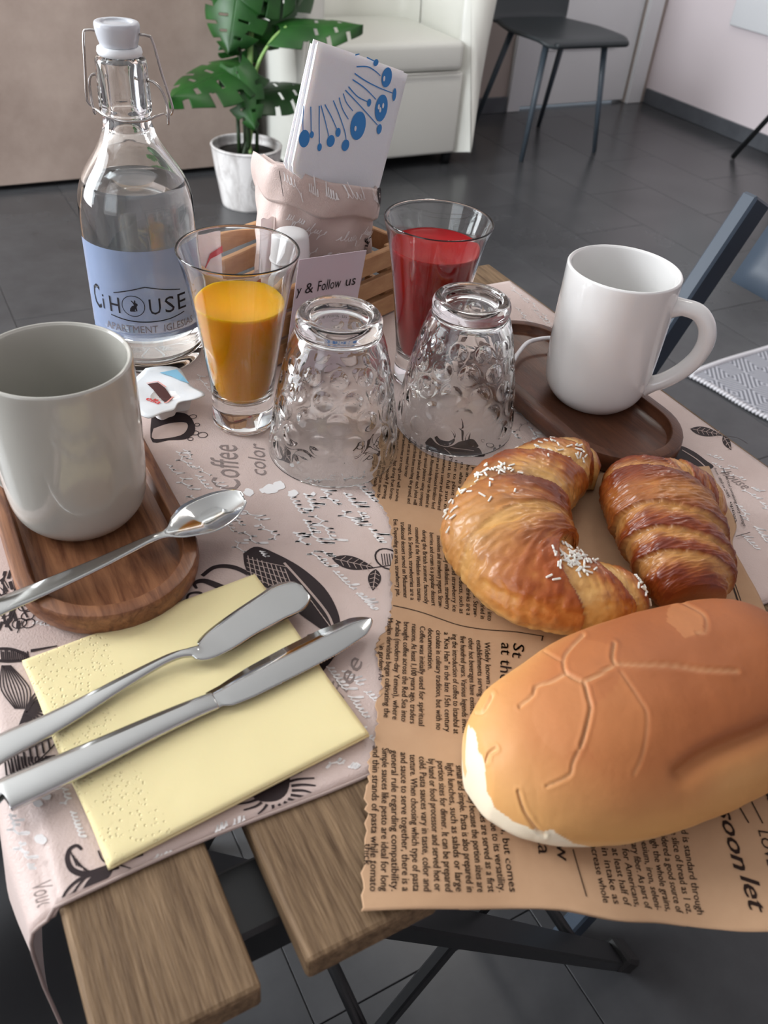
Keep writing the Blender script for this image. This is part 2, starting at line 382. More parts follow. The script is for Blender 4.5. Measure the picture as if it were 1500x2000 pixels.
# big coffee cup (partly under the yellow napkin)
db([(475, 1082), (500, 1068), (540, 1082), (590, 1110), (635, 1150), (660, 1195), (664, 1230), (650, 1242), (600, 1210), (560, 1180), (520, 1150), (490, 1128), (478, 1105)], 60)
dk([(395, 1125), (420, 1108), (455, 1108), (490, 1124), (530, 1150)], [7, 9, 7], 30)
dk([(385, 1150), (380, 1140), (400, 1135), (440, 1150), (470, 1152)], [3, 8, 12, 10], 24)
dk([(365, 1185), (368, 1162), (390, 1158), (398, 1170), (386, 1180)], [3, 5, 2], 20)
db([(600, 1240), (665, 1225), (668, 1255), (640, 1300), (610, 1320)], 24)
def wl(P, w=2, sm=0): white.append(stroke(C(P), w*px, sm))
# light details over the dark cup
def lt(P, w=1.6, sm=0): lite.append(stroke(C(P), w*px, sm))
lt([(555, 1100), (600, 1150), (640, 1200), (655, 1240)], 4, 24)
for k in range(9): lt([(484+k*9, 1086+k*3.2), (492+k*11, 1130+k*5)], 1.5)
for k in range(6): lt([(482, 1092+k*8), (560, 1108+k*12)], 1.3)
for k in range(8): lt([(600+k*6, 1165+k*8), (611+k*6, 1178+k*8)], 1.2)
# leaf pair with bean
def leaf(a, b, wd, veins=5):
    a = np.array(a, float); b = np.array(b, float); d = b-a; n = np.array([-d[1], d[0]])/np.linalg.norm(d)
    t = np.linspace(0, 1, 12); up = [a+d*x+n*wd*math.sin(PI*x**.8)*.5 for x in t]; dn = [a+d*x-n*wd*math.sin(PI*x**.8)*.5 for x in t[::-1][1:-1]]
    db([tuple(q) for q in up+dn]); lt([tuple(a+d*.08), tuple(a+d*.92)], 1.4)
    for k in range(veins):
        x = .2+.6*k/max(1, veins-1)
        for s in (1, -1): lt([tuple(a+d*x), tuple(a+d*(x+.10)+n*s*wd*.36)], 1.1)
motif('leaf_print')
leaf((648, 1091), (732, 1110), 26); leaf((734, 1112), (728, 1154), 26, 4)
dk([(730, 1109), (765, 1104)], 2); dark.append(ringline(C([(758, 1092)])[0], 20*px, 3*px, 18, 26*px)); 
for k in range(5): dk([(745+k*5, 1082), (748+k*5, 1104)], 1.6)
motif('leaf_print')
leaf((1348, 838), (1410, 850), 18); leaf((1412, 852), (1428, 880), 14, 3); dk([(1405, 851), (1440, 856), (1460, 868)], 1.6, 10)
motif('cup_print')
# cup at right under the tray
db([(1278, 900), (1320, 872), (1350, 880), (1378, 900), (1392, 915), (1340, 925), (1290, 918)], 30)
lt([(1332, 880), (1360, 898), (1380, 916)], 3, 12)
motif('grinder_print')
# grinder behind the paper
db([(832, 862), (842, 852), (856, 862), (880, 866), (905, 858), (925, 862), (940, 880), (945, 892), (900, 890), (860, 884), (838, 874)], 34)
dk([(905, 858), (903, 838), (897, 822)], [7, 4, 2]); lt([(880, 872), (925, 878)], 2); lt([(868, 874), (884, 886)], 1.6)
for c in ((955, 866), (968, 874), (978, 868)): dark.append(ringline(C([c])[0], 7*px, 1.4*px, 14))
motif('cup_print')
# cup with bubbles behind the jam portion
db([(296, 812), (330, 806), (362, 808), (378, 824), (380, 845), (362, 858), (330, 860), (296, 862)], 30)
lite.append(blob(C([(300, 838), (330, 828), (362, 826), (366, 838), (350, 852), (300, 858)]), 24)); db([(300, 846), (318, 836), (340, 838), (344, 848), (326, 856), (300, 856)], 20)
for c, r in (((377, 814), 7), ((385, 830), 5), ((381, 846), 7), ((396, 850), 9), ((372, 858), 5)): dark.append(ringline(C([c])[0], r*px, 1.6*px, 14))
motif('bean_print')
# bean clusters seen through the tumbler
leaf((548, 872), (576, 905), 20, 3); leaf((580, 880), (618, 892), 12, 3); dk([(548, 868), (575, 876), (600, 884)], 4)
dk([(692, 893), (712, 876), (722, 858), (742, 850)], [5, 9, 5], 14); dark.append(ringline(C([(724, 880)])[0], 16*px, 5*px, 18))
motif('grinder_print')
# left edge scribbles: grinder, fruit, pineapple
rs = random.Random(5)
for k in range(46):
    x = rs.uniform(-10, 44); y = rs.uniform(1110, 1215); dk([(x, y), (x+rs.uniform(-14, 14), y+rs.uniform(6, 26))], rs.choice([1.5, 3, 5]))
for c, r in (((48, 1185), 9), ((54, 1203), 9), ((38, 1218), 10), ((56, 1218), 9), ((10, 1197), 8)): dark.append(ringline(C([c])[0], r*px, 1.7*px, 14))
motif('fruit_print')
dk([(-10, 1268), (20, 1268), (48, 1278), (52, 1288), (20, 1292), (-10, 1290)], 5, 30)
for k in range(14): dk([(2+k*4, 1272+rs.uniform(-3, 3)), (4+k*4, 1290)], 2)
dk([(60, 1272), (80, 1268), (112, 1262)], [6, 4, 2])
for k in range(9): dk([(4+k*2, 1300), (2+k*7, 1345), (30+k*3, 1385)], 1.7, 12)
for k in range(16):
    a = -1.2+k*.21; dk([(50, 1392), (50+34*math.cos(a), 1392+26*math.sin(a)-10*math.cos(a)), (50+60*math.cos(a), 1392+44*math.sin(a))], [5, 3, 1], 8)
for k in range(12): dk([(14+k*7, 1478), (22+k*6, 1512-k*3), (20+k*8, 1520-k*4)], 2.2, 6)
for k in range(8): dk([(10+k*12, 1486-k*6), (14+k*12, 1520-k*8)], 2.4)
dk([(6, 1478), (60, 1460), (104, 1440), (110, 1450), (70, 1490), (20, 1520)], 2.2, 24)
motif('flower_print')
# eye-like flower on the front edge
db([(492, 1552), (504, 1532), (530, 1522), (552, 1514), (566, 1516), (562, 1545), (545, 1562), (520, 1566), (500, 1562)], 24)
for k in range(15):
    a = 2.75-k*.30; dk([(532+38*math.cos(a), 1542+30*math.sin(a)), (532+62*math.cos(a), 1542+40*math.sin(a)), (532+(80+6*(k % 3))*math.cos(a+.08), 1542+(52)*math.sin(a+.1))], [4, 3, 2], 8)
motif('sprig_print')
# winged fruit sprig near the front-left corner
dk([(160, 1660), (150, 1652), (136, 1660), (132, 1680), (142, 1700), (168, 1708), (200, 1700), (232, 1690)], [3, 5, 7, 10], 40)
dk([(120, 1780), (126, 1748), (150, 1722), (185, 1706), (225, 1692)], [2, 4, 6], 24); dk([(120, 1780), (140, 1762), (150, 1735), (170, 1712)], 2.5, 20)
db([(160, 1742), (172, 1720), (195, 1700), (222, 1690), (215, 1712), (196, 1728), (176, 1736)], 24)
for k in range(6): dk([(138+k*5, 1664+k*7), (150+k*5, 1692+k*2)], 1.5)
for k in range(5): dk([(128+k*8, 1760-k*9), (138+k*8, 1752-k*10)], 1.5)
dk([(192, 1662), (200, 1680), (214, 1688)], 2, 8); dk([(240, 1684), (262, 1672), (280, 1668)], [3, 8, 5], 10); dk([(232, 1690), (256, 1698)], 2)
# white handwriting: clusters of scribbled words running down the cloth
def scrib(p, q, h, w=2.2, seed=0, col=white):
    r = random.Random(seed); p = np.array(p, float); q = np.array(q, float); L = np.linalg.norm(q-p); d = (q-p)/L; t = 0
    while t < L-12:
        wl_ = min(r.uniform(26, 60), L-t); o = np.array([r.uniform(-3, 3), r.uniform(-3, 3)])
        a_, b_ = C([tuple(p+d*t+o), tuple(p+d*(t+wl_)+o)]); col.append(cursive(a_, b_, h*.00048, max(3, int(wl_/8)), r.uniform(.9, 1.5)*w*px, r.random())); t += wl_+r.uniform(7, 14)
for i, (p, q, h, w) in enumerate([((345, 885), (432, 985), 16, 2.2), ((328, 908), (400, 1000), 14, 2), ((360, 880), (440, 960), 12, 1.6),
    ((562, 965), (640, 1085), 20, 3.4), ((592, 962), (650, 1060), 20, 3.2), ((625, 955), (700, 1030), 18, 3), ((668, 960), (742, 1060), 20, 3.2), ((700, 948), (755, 1000), 18, 3),
    ((470, 985), (560, 1070), 16, 2.6), ((452, 1005), (520, 1090), 15, 2.4), ((430, 1010), (480, 1085), 14, 2), ((574, 1042), (740, 1205), 13, 3.2),
    ((1000, 560), (1075, 640), 12, 2.2), ((980, 575), (1050, 650), 12, 2), ((1030, 580), (1095, 650), 10, 2), ((1010, 800), (1060, 870), 12, 3), ((975, 815), (1040, 890), 12, 2.6),
    ((1390, 905), (1480, 960), 12, 2.4), ((1440, 985), (1500, 1060), 14, 2.8), ((1455, 960), (1500, 1000), 12, 2.4), ((1448, 1045), (1495, 1090), 14, 2.6), ((1380, 890), (1440, 915), 8, 2),
    ((640, 1300), (715, 1400), 14, 2.4), ((665, 1310), (735, 1370), 12, 2.2), ((690, 1420), (740, 1450), 10, 2), ((640, 1490), (700, 1500), 12, 2.4), ((300, 1680), (360, 1668), 10, 2), ((420, 1630), (480, 1600), 12, 2.4),
    ((20, 1590), (60, 1700), 10, 2.4), ((60, 1215), (110, 1225), 10, 2), ((120, 1540), (160, 1650), 10, 1.8), ((385, 730), (420, 780), 10, 2), ((600, 930), (720, 935), 9, 1.8), ((1385, 960), (1425, 1010), 10, 2)]):
    scrib(p, q, h, w, 30+i)
for c, r in (((528, 955), 15), ((545, 948), 12), ((486, 962), 11), ((515, 958), 8), ((572, 964), 10), ((612, 965), 5), ((574, 905), 6), ((90, 1555), 12), ((75, 1570), 10), ((80, 1640), 13), ((62, 1290), 5)):
    P = []; rr = random.Random(int(c[0]))
    for k in range(14): a = 2*PI*k/14; q = r*rr.uniform(.8, 1.15); P.append((c[0]+q*math.cos(a), c[1]+q*.7*math.sin(a)))
    white.append(blob(C(P), 28))
# grey script
for s, a, b, h in (('Coffee', (470, 955), (462, 868), .019), ('color', (520, 928), (516, 866), .012), ('house', (1405, 925), (1452, 958), .010), ('coffee', (640, 1420), (712, 1290), .010), ('Voucoro', (62, 1735), (84, 1815), .008)):
    p = at(*a, CLOTHZ)[:2]; q = at(*b, CLOTHZ)[:2]; grey.append(text2d(s, p, q, h, .35))
scrib((1010, 840), (1035, 820), 8, 1.4, 91, grey)
UMB = mat('umber_print', '2f2426', .6, spec=.3); LITE = mat('rose_print', 'bda9a1', .6, spec=.3)
MOT = MOT[1:]+[('', len(dark), len(lite))]
for (nm, d0, l0), (_, d1, l1) in zip(MOT[:-1], MOT[1:]):
    mo = printed(nm, dark[d0:d1], on_cloth, UMB, cloth)
    if l1 > l0: printed('highlight_print', lite[l0:l1], lambda x, y: (x, y, on_cloth(x, y)[2]+.00020), LITE, mo)
tag(printed('white_lettering', white, on_cloth, WHITEINK, cloth), kind='stuff')
tag(printed('grey_lettering', grey, on_cloth, GREYINK, cloth), kind='stuff')
# ================================================================== TABLEWARE
CZT = TZ+.0012       # things stand on the cloth
def rect2(x0, y0, x1, y1): return [(x0, y0), (x1, y0), (x1, y1), (x0, y1)]
# ------------------------------------------------------------------ wooden trays
WALN = mat('oiled_walnut', rough=.33, spec=.45, tex=('553020', '9a6a4a', 30, (5, .5, 5), 10, .33, .68, .8), bump=.12, bscale=140, bstretch=(6, .6, 6))
WALD = mat('dark_walnut', rough=.3, spec=.45, tex=('42271b', '6e4530', 30, (5, .5, 5), 10, .3, .72, .8), bump=.12, bscale=140, bstretch=(6, .6, 6))
def stadium(cx, y0, y1, hw, ins, z, n=20):
    r = hw-ins; ya, yb = y0+hw, y1-hw; P = []
    for i in range(n+1): a = PI+PI*i/n; P.append((cx+r*math.cos(a), ya+r*math.sin(a), z))
    for i in range(n+1): a = PI*i/n; P.append((cx+r*math.cos(a), yb+r*math.sin(a), z))
    return P
def tray(cx, y0, y1, hw, m, label):
    h = .0165; z = CZT
    lev = [(.006, 0), (.0025, .001), (.0008, .004), (0, .009), (.0002, h-.0022), (.0010, h-.0006), (.0024, h), (.0080, h), (.0086, h-.0004), (.0096, h-.0050), (.0106, h-.0066), (.0130, h-.0072)]
    V = []; n = 0; rings = []
    for ins, zz in lev: P = stadium(cx, y0, y1, hw, ins, z+zz); rings.append(range(len(V), len(V)+len(P))); V += P
    F_ = [];
    for A, B in zip(rings[:-1], rings[1:]):
        k = len(A)
        for i in range(k): j = (i+1) % k; F_.append([A[i], A[j], B[j], B[i]])
    F_.append(list(rings[-1])); F_.append(list(rings[0])[::-1])
    o = obj('serving_tray', V, F_, m, smooth=True, sharp=28); tag(o, label, 'tray', 'oval wooden trays under the mugs')
    me = o.data
    return o
tray(.0515, .3155, .52, .0495, WALN, 'oval walnut tray at the left carrying the grey mug and the teaspoon')
tray(.4135, .311, .52, .0475, WALD, 'oval dark wooden tray at the right under the white mug')
TRAYZ = CZT+.0165-.0072
# ------------------------------------------------------------------ mugs
def mug(name, c, m, ang, label, h=.1035, R=.0396, ls=1.):
    e = empty(name, (c[0], c[1], c[2]), label, 'mug', 'mugs on the wooden trays')
    o = [(0, .0022), (.020, .0022), (.0235, 0), (.0265, .0004), (.0300, .0030), (.0345, .0085), (.0372, .0150), (.0386, .0260), (.0394, .045), (.0398, .070), (.0397, .090), (.0396, h-.0025), (.0392, h-.0006), (.0382, h), (.0372, h-.0008), (.0366, h-.003), (.0364, .085), (.0362, .045), (.0352, .024), (.032, .012), (.024, .0075), (0, .0068)]
    o = [(r*R/.0396, z) for r, z in o]
    obj('body', *revolve(dense(o, 4), c, 96), m, e)
    if ang is not None:
        d = np.array([math.cos(ang), math.sin(ang), 0]); P = []
        for r, z in ((.0375, .0835), (.046, .0850), (.056, .0835), (.0635, .0760), (.0665, .0650), (.0645, .0520), (.0580, .0395), (.0490, .0290), (.0400, .0225), (.0355, .0200)):
            P.append(np.array(c)+d*(r*R/.0396)+np.array([0, 0, z]))
        q = cat(P, 48); rr = np.interp(np.linspace(0, 1, 48), [0, .1, .4, .85, 1], [.0078, .0056, .0062, .0056, .0078])
        side = np.array([-d[1], d[0], 0]); V, Fc = tube(q, rr, 16, flat=.62, upv=side)
        obj('handle', *tube(q, rr, 16, flat=1.25, upv=side), m, e)
    return e
PORC = mat('white_porcelain', 'e9e8e6', .08, spec=.5, coat=.6, bump=.10, bscale=45)
PORG = mat('grey_porcelain', 'b6b4ac', .12, spec=.5, coat=.5)
MUGR = mug('mug', (.4250, .4010, TRAYZ), PORC, math.atan2(-.74, .62), 'glossy white mug with its handle to the right, on the dark tray')
MUGL = mug('mug', (.0490, .4125, TRAYZ), PORG, math.radians(150), 'pale grey glazed mug on the left walnut tray, cropped by the frame')
# ------------------------------------------------------------------ juice glasses
def juice_glass(c, label, fill, m, liq):
    e = empty('juice_glass', c, label, 'glass', 'flared juice glasses')
    h = .1262
    out = [(0, .0012), (.016, .0010), (.0205, 0), (.0217, .0012), (.0219, .004), (.0214, .012), (.0213, .020), (.0222, .030), (.0240, .046), (.0268, .066), (.0302, .088), (.0340, .108), (.0378, h-.003), (.0383, h-.0008), (.0379, h)]
    inn = [(.0368, h-.0012), (.0362, h-.004), (.0324, .108), (.0287, .088), (.0254, .066), (.0225, .046), (.0204, .032), (.0185, .0245), (.0150, .0212), (.008, .0198), (0, .0195)]
    prof = dense(out, 3)+dense(inn, 3)
    obj('vessel', *revolve(prof, c, 96), GLASS, e)
    iz = sorted([(z, r) for r, z in dense(inn, 3)])
    zs = [p[0] for p in iz]; rs_ = [p[1] for p in iz]
    L = [(max(0, np.interp(z, zs, rs_)-.00012), z+.0001) for z in np.linspace(.0196, fill, 30)]
    L[0] = (0, .0197); L += [(L[-1][0]*.985, fill+.0004), (L[-1][0]*.95, fill-.0002), (0, fill-.0003)]
    o = obj('juice', *revolve(L, c, 96), m, e); o['label'] = liq
    return e
def liquid(name, a, b, sss):
    m = mat(name, a, .30, spec=.12, sss=b, coat=0); I = m.node_tree.nodes['Principled BSDF'].inputs
    I['Subsurface Radius'].default_value = sss; I['Subsurface Scale'].default_value = .6; return m
OJ = liquid('orange_juice', (1.0, .43, .006), .55, (.03, .014, .002))
RJ = liquid('red_juice', (.38, .0006, .004), .03, (.012, .001, .001))
juice_glass((.1763, .4824, CZT), 'flared glass half full of orange juice, behind the left upturned tumbler', .091, OJ, 'orange juice')
juice_glass((.3250, .4862, CZT), 'flared glass filled high with red juice, behind the right upturned tumbler', .107, RJ, 'red juice')
# ------------------------------------------------------------------ upturned dimpled tumblers
def tumbler(c, label, rot, k_=1.0):
    h = .1018
    out = cat([(.0443, 0), (.0441, .004), (.0431, .015), (.0412, .030), (.0383, .048), (.0345, .066), (.0302, .083), (.0272, .0915), (.02725, .0945), (.0272, .0975), (.0262, .1002), (.0245, .1018), (.0215, .1016), (.0200, .1000), (.0185, .0990), (.0160, .0994), (0, .0996)], 260); NO = 260
    inn = cat([(0, .0885), (.014, .0880), (.0200, .0862), (.0232, .0815), (.0272, .0725), (.0315, .0600), (.0354, .0450), (.0385, .0280), (.0407, .0120), (.0422, .003), (.0434, .0003)], 60)
    out = out*k_; inn = inn*k_
    rows = [(.0150, .0074), (.0300, .0074), (.0450, .0070), (.0595, .0064), (.0735, .0055)]
    na = 12; D = []
    for k, (zz, rr) in enumerate(rows):
        R0 = np.interp(zz, out[:, 1][:170], out[:, 0][:170])
        for i in range(na): D.append((2*PI*(i+(k % 2)*.5)/na+rot, zz, rr, R0))
    def rf(r, z, a, k):
        if k > 190 or z > .083: return r
        for (da, dz, dr, R0) in D:
            if abs(z-dz) > dr*1.3: continue
            u = ((a-da+PI) % (2*PI)-PI)*R0
            if abs(u) > dr*1.3: continue
            q = (u*u+((z-dz)*1.03)**2)/(dr*dr)
            if q < 1: return r-.00135*(1-q)+.00022*math.exp(-((math.sqrt(q)-1.05)/.09)**2)
            if q < 1.5: r += .00022*math.exp(-((math.sqrt(q)-1.05)/.09)**2)
        return r
    prof = [tuple(p) for p in out]+[tuple(p) for p in inn]
    prof = [(max(r, 0), z) for r, z in prof]
    n_ = 320
    # first part wall outside then closed bottom, then inside back to the lip
    V, Fc = revolve(prof[:NO], c, 320, rf=rf); V2, F2 = revolve(prof[NO:], c, 320)
    n1 = len(V); G = join((V, Fc), (V2, F2)); Vv, Ff = G
    n = 320
    for i in range(n):
        j = (i+1) % n; a = n1+len(V2)-n; Ff.append([a+i, a+j, j, i])
    o = obj('tumbler', Vv, Ff, GLASS, org=c); tag(o, label, 'glass', 'upturned dimpled tumblers'); return o
tumbler((.2199, .4261, CZT), 'clear dimpled tumbler standing upside down, left of the two', .1)
tumbler((.3156, .4216, CZT), 'clear dimpled tumbler standing upside down, right of the two', .3, .968)
# ------------------------------------------------------------------ swing-top bottle
BC = (.1445, .5960, CZT)
bt = empty('swing_top_bottle', BC, 'clear swing-top glass bottle of water with a pale blue printed label', 'bottle')
bo = [(0, .006), (.020, .0045), (.031, .0005), (.0345, .0006), (.0375, .003), (.0392, .009), (.0397, .020), (.0398, .060), (.0395, .100), (.0390, .117), (.0372, .128), (.0325, .139), (.0250, .150), (.0190, .160), (.0162, .168), (.0152, .174), (.0153, .1765), (.0165, .1785), (.0166, .186), (.0160, .205), (.0150, .209), (.0125, .2105)]
bi = [(.0095, .2098), (.0088, .206), (.0088, .170), (.0105, .164), (.0150, .158), (.0215, .149), (.0295, .138), (.0345, .128), (.0362, .117), (.0367, .100), (.0370, .060), (.0369, .020), (.0360, .0125), (.032, .0095), (.020, .0105), (0, .013)]
def facet(r, z, a, k):   # flattened panels round the mouth
    if .1795 < z < .2065 and r > .0145: return r*(1-.045*abs(math.cos(4*a))**3)
    return r
obj('glass_body', *revolve(dense(bo, 4)+dense(bi, 4), BC, 96, rf=facet), GLASS, bt)
iz = sorted([(z, r) for r, z in dense(bi, 4)]); zs = [p[0] for p in iz]; rr_ = [p[1] for p in iz]
wl_z = .1335
L = [(0, .0131)]+[(np.interp(z, zs, rr_)+.00012 if z < wl_z else np.interp(z, zs, rr_)+.00012, z) for z in np.linspace(.0131, wl_z, 50)][1:]+[(np.interp(wl_z, zs, rr_)*.97, wl_z-.0003), (0, wl_z-.0004)]
obj('water', *revolve(L, BC, 96), WATER, bt)
RUBW = mat('white_rubber', 'e9ecee', .45)
obj('gasket', *revolve([(0, .2100), (.0090, .2100), (.0132, .2103), (.0140, .2120), (.0135, .2145), (.011, .2155), (0, .2155)], BC, 48), RUBW, bt)
CERM = mat('white_stopper', 'c9ccd2', .2, spec=.5)
obj('stopper', *revolve(dense([(0, .2150), (.0105, .2152), (.0118, .2170), (.0130, .2210), (.0137, .2250), (.0137, .2276), (.0128, .2288), (.0098, .2288), (.0088, .2276), (.006, .2278), (0, .2282)], 3), BC, 48), CERM, bt)
wd = np.array([.848, -.53, 0]); wf_ = np.array([-.24, -.97, 0])    # across and towards the viewer
def W(a, f, z): return np.array(BC)+wd*a+wf_*f+np.array([0, 0, z])
obj('bail_wire', *tube(cat([W(-.012, 0, .2225), W(-.0185, 0, .2225), W(-.0215, 0, .2195), W(-.0235, 0, .200), W(-.0250, 0, .184), W(-.0240, 0, .1795), W(-.0215, 0, .1780)], 40), .00085, 8), WIRE, bt)
obj('bail_wire', *tube(cat([W(.012, 0, .2225), W(.0185, 0, .2225), W(.0215, 0, .2195), W(.0260, 0, .200), W(.0305, 0, .184), W(.0300, 0, .1785), W(.0260, 0, .1770)], 40), .00085, 8), WIRE, bt)
ring = [W(-.0215, .0, .1765), W(-.0195, .006, .178), W(-.014, .0125, .1765), W(-.006, .0165, .1755), W(.003, .017, .1755), W(.013, .014, .1765), W(.0195, .008, .178), W(.0245, .001, .178)]
obj('neck_wire', *tube(cat(ring, 50), .0009, 8), WIRE, bt)
obj('neck_wire', *tube(cat([W(-.0155, -.002, .1965), W(-.0190, -.001, .1970), W(-.0218, 0, .1935), W(-.0222, 0, .184), W(-.0215, .001, .1765), W(-.0205, .001, .1735)], 30), .0009, 8), WIRE, bt)
obj('neck_wire', *tube(cat([W(.0155, -.002, .1965), W(.0200, -.001, .1960), W(.0245, 0, .1920), W(.0272, 0, .184), W(.0275, .001, .1775), W(.0272, .001, .1715)], 30), .0009, 8), WIRE, bt)
# printed label, wrapped round the body; s = arc length to the right of the viewer's centre, z = height
A0 = math.atan2(-BC[1], -BC[0])
def wrapf(off):
    def f(s, z):
        s -= .0030 if off > .0003 else 0; R = .0399+off; a = A0+s/.0398; return (BC[0]+R*math.cos(a), BC[1]+R*math.sin(a), BC[2]+z)
    return f
LAB = bpy.data.materials.new('translucent_label'); LAB.use_nodes = True; nt = LAB.node_tree; pb = nt.nodes['Principled BSDF']
pb.inputs['Base Color'].default_value = lin('9fb4da'); pb.inputs['Roughness'].default_value = .35; pb.inputs['Alpha'].default_value = .60
lg = grid(lambda u, v: wrapf(.0002)(-.053+.100*v, .0310+(.0985-.0310)*u), 8, 60)
lab = obj('label', *lg, LAB, bt); lab['label'] = 'pale blue translucent label with the house logo'
LB = []
def seg2(P, w_): LB.append(stroke([(x, z) for (xa, za), (xb, zb_) in zip(P[:-1], P[1:]) for x, z in [(xa+(xb-xa)*i/8, za+(zb_-za)*i/8) for i in range(8)]]+[P[-1]], w_))
zb, hc = .0520, .0125
def word(s, x0, x1, z, h, store, b=0): store.append(text2d(s, (x0, z), (x1, z), h, 0, b))
word('C', -.0405, -.0330, zb-.001, .0190, LB); word('i', -.0310, -.0298, zb, hc, LB); word('H', -.0245, -.0165, zb, hc, LB)
LB.append(ringline((-.0068, zb+.0066), .0078, .0005, 36)); word('U', .0040, .0120, zb, hc, LB); word('S', .0150, .0222, zb, hc, LB); word('E', .0250, .0322, zb, hc, LB)
seg2([(-.0200, zb+.0150), (-.010, zb+.0178), (.0, zb+.0205), (.0025, zb+.0210), (.0050, zb+.0205), (.016, zb+.0178), (.0280, zb+.0150)], .0007)
LB.append(stroke([(-.0245, zb-.0028), (-.010, zb-.0050), (.004, zb-.0056), (.018, zb-.0050), (.0300, zb-.0028)], .0008, 30))
# sitting rabbit in the O
rb = [(-.0095, .0028), (-.0090, .0050), (-.0076, .0068), (-.0062, .0074), (-.0068, .0090), (-.0082, .0108), (-.0074, .0108), (-.0060, .0094), (-.0056, .0112), (-.0050, .0112), (-.0050, .0092), (-.0040, .0088), (-.0034, .0078), (-.0042, .0070), (-.0046, .0058), (-.0042, .0030), (-.0050, .0030), (-.0056, .0048), (-.0060, .0034), (-.0050, .0026), (-.0088, .0024)]
LB.append(blob([(x, zb+z) for x, z in rb]))
printed('label_lettering', LB, wrapf(.0005), mat('label_black', (.01, .012, .02), .4), lab)
LG = []; word('APARTMENT  IGLESIAS', -.0300, .0380, zb-.0142, .0058, LG); printed('label_subtitle', LG, wrapf(.0005), mat('label_grey', '77747c', .5), lab)
# ------------------------------------------------------------------ wooden crate with condiments
PALEW = mat('pale_pine', rough=.6, tex=('a4744d', 'c79c70', 12, (.7, 6, 6), 6, .3, .7), bump=.15, bscale=120)
E0, E1, M0, M1 = .388, .562, .424, .538
ck = empty('condiment_crate', cr((E0+E1)/2, (M0+M1)/2, CZT), 'small pale wooden crate of condiments behind the juice glasses', 'crate')
def cbox(name, e0, m0, z0, e1, m1, z1, m, par, b=.0008):
    V, Fc = box(e0, m0, z0, e1, m1, z1, b, 1); return obj(name, [cr(*v) for v in V], Fc, m, par, smooth=False)
T = .006
for zz in ((.0, .0170), (.0225, .0385), (.0440, .0605)):
    for (m0, m1) in ((M0, M0+T), (M1-T, M1)): cbox('slat', E0, m0, CZT+zz[0]+.0002, E1, m1, CZT+zz[1], PALEW, ck)
    for (e0, e1) in ((E0, E0+T), (E1-T, E1)): cbox('slat', e0, M0+T, CZT+zz[0]+.0002, e1, M1-T, CZT+zz[1], PALEW, ck)
for e in (E0+T, E1-T-.016):
    for m_ in (M0+T, M1-T-.006): cbox('corner_post', e, m_, CZT+.004, e+.016, m_+.006, CZT+.0595, PALEW, ck)
cbox('base_board', E0+T, M0+T, CZT+.001, E1-T, M1-T, CZT+.004, PALEW, ck)
# fabric basket with turned-down cuff
SC_ = cr(.503, .479, 0)
sackm = CLM
def sup(a, ex, ey, n=2.6):
    c, s = math.cos(a), math.sin(a); return ex*abs(c)**(2/n)*(1 if c > 0 else -1), ey*abs(s)**(2/n)*(1 if s > 0 else -1)
ZB = CZT+.0045
PHI = -.40
def rim_z(a): return ZB+.1125-.0165*math.cos(a+PHI)+.0015*math.sin(2*a+1)+.0008*math.sin(5*a)
def sack_pt(k, a):
    x, y, z = sack_loc(k, a); c, s = math.cos(PHI), math.sin(PHI); return x*c-y*s, x*s+y*c, z
def sack_loc(k, a):
    # k 0..1 wall from bottom up, 1..1.12 over the rim, 1.12..1.6 cuff going down outside, inner wall handled apart
    zr = rim_z(a)
    if k <= 1:
        t = k; ex = .0430+.0015*t+.003*math.sin(PI*t); ey = .0350+.0010*t
        w = .0012*math.sin(7*a+9*t)+.0010*math.sin(11*a-13*t)
        x, y = sup(a, ex+w, ey+w); return x-.004*(1-t), y, ZB+(zr-.006-ZB)*t
    t = (k-1); off = .0035+.0020*math.sin(PI*min(t, 1))
    w = .0010*math.sin(5*a+2)+.0008*math.sin(9*a+4*t)
    x, y = sup(a, .0455+off+w, .0365+off+w); return x, y, zr-(.029+.003*math.sin(2*a)+.002*math.sin(6*a))*t
def sackg():
    V = []; rows = []
    ks = [('c', 0)]+[('w', k) for k in np.linspace(0, 1, 26)]
    for k in np.linspace(0, 1, 26): rows.append([sack_pt(k*.80, a) for a in np.linspace(0, 2*PI, 97)[:-1]])
    for k in np.linspace(1, 0, 14): rows.append([sack_pt(1+k, a) for a in np.linspace(0, 2*PI, 97)[:-1]])
    top = [[(x*.975, y*.975, z+.0022) for x, y, z in rows[-1]], [(x*.94, y*.94, z+.0018) for x, y, z in rows[-1]], [(x*.90, y*.89, z-.003) for x, y, z in rows[-1]]]
    rows += top
    for k in np.linspace(.9, .1, 12): rows.append([(p[0]*.90, p[1]*.88, p[2]) for p in [sack_pt(k, a) for a in np.linspace(0, 2*PI, 97)[:-1]]])
    for r in rows: V += [SC_+CE*x+CM*y+np.array([0, 0, z]) for x, y, z in r]
    n = 96; Fc = []
    for i in range(len(rows)-1):
        for j in range(n): Fc.append([i*n+j, i*n+(j+1) % n, (i+1)*n+(j+1) % n, (i+1)*n+j])
    Fc.append(list(range(n))[::-1]); Fc.append([(len(rows)-1)*n+j for j in range(n)])
    return V, Fc
sk = obj('fabric_basket', *sackg(), sackm); tag(sk, 'dusty-rose fabric basket with turned-down cuff standing in the crate', 'basket')
def on_sack(k0, off):
    def f(s, z):   # s arc fraction angle (radians), z = k parameter
        x, y, zz = sack_pt(z, s); n = np.array([x, y])/math.hypot(x, y)*off; return SC_+CE*(x+n[0])+CM*(y+n[1])+np.array([0, 0, zz])
    return f
SW = []; SD = []
rr = random.Random(3)
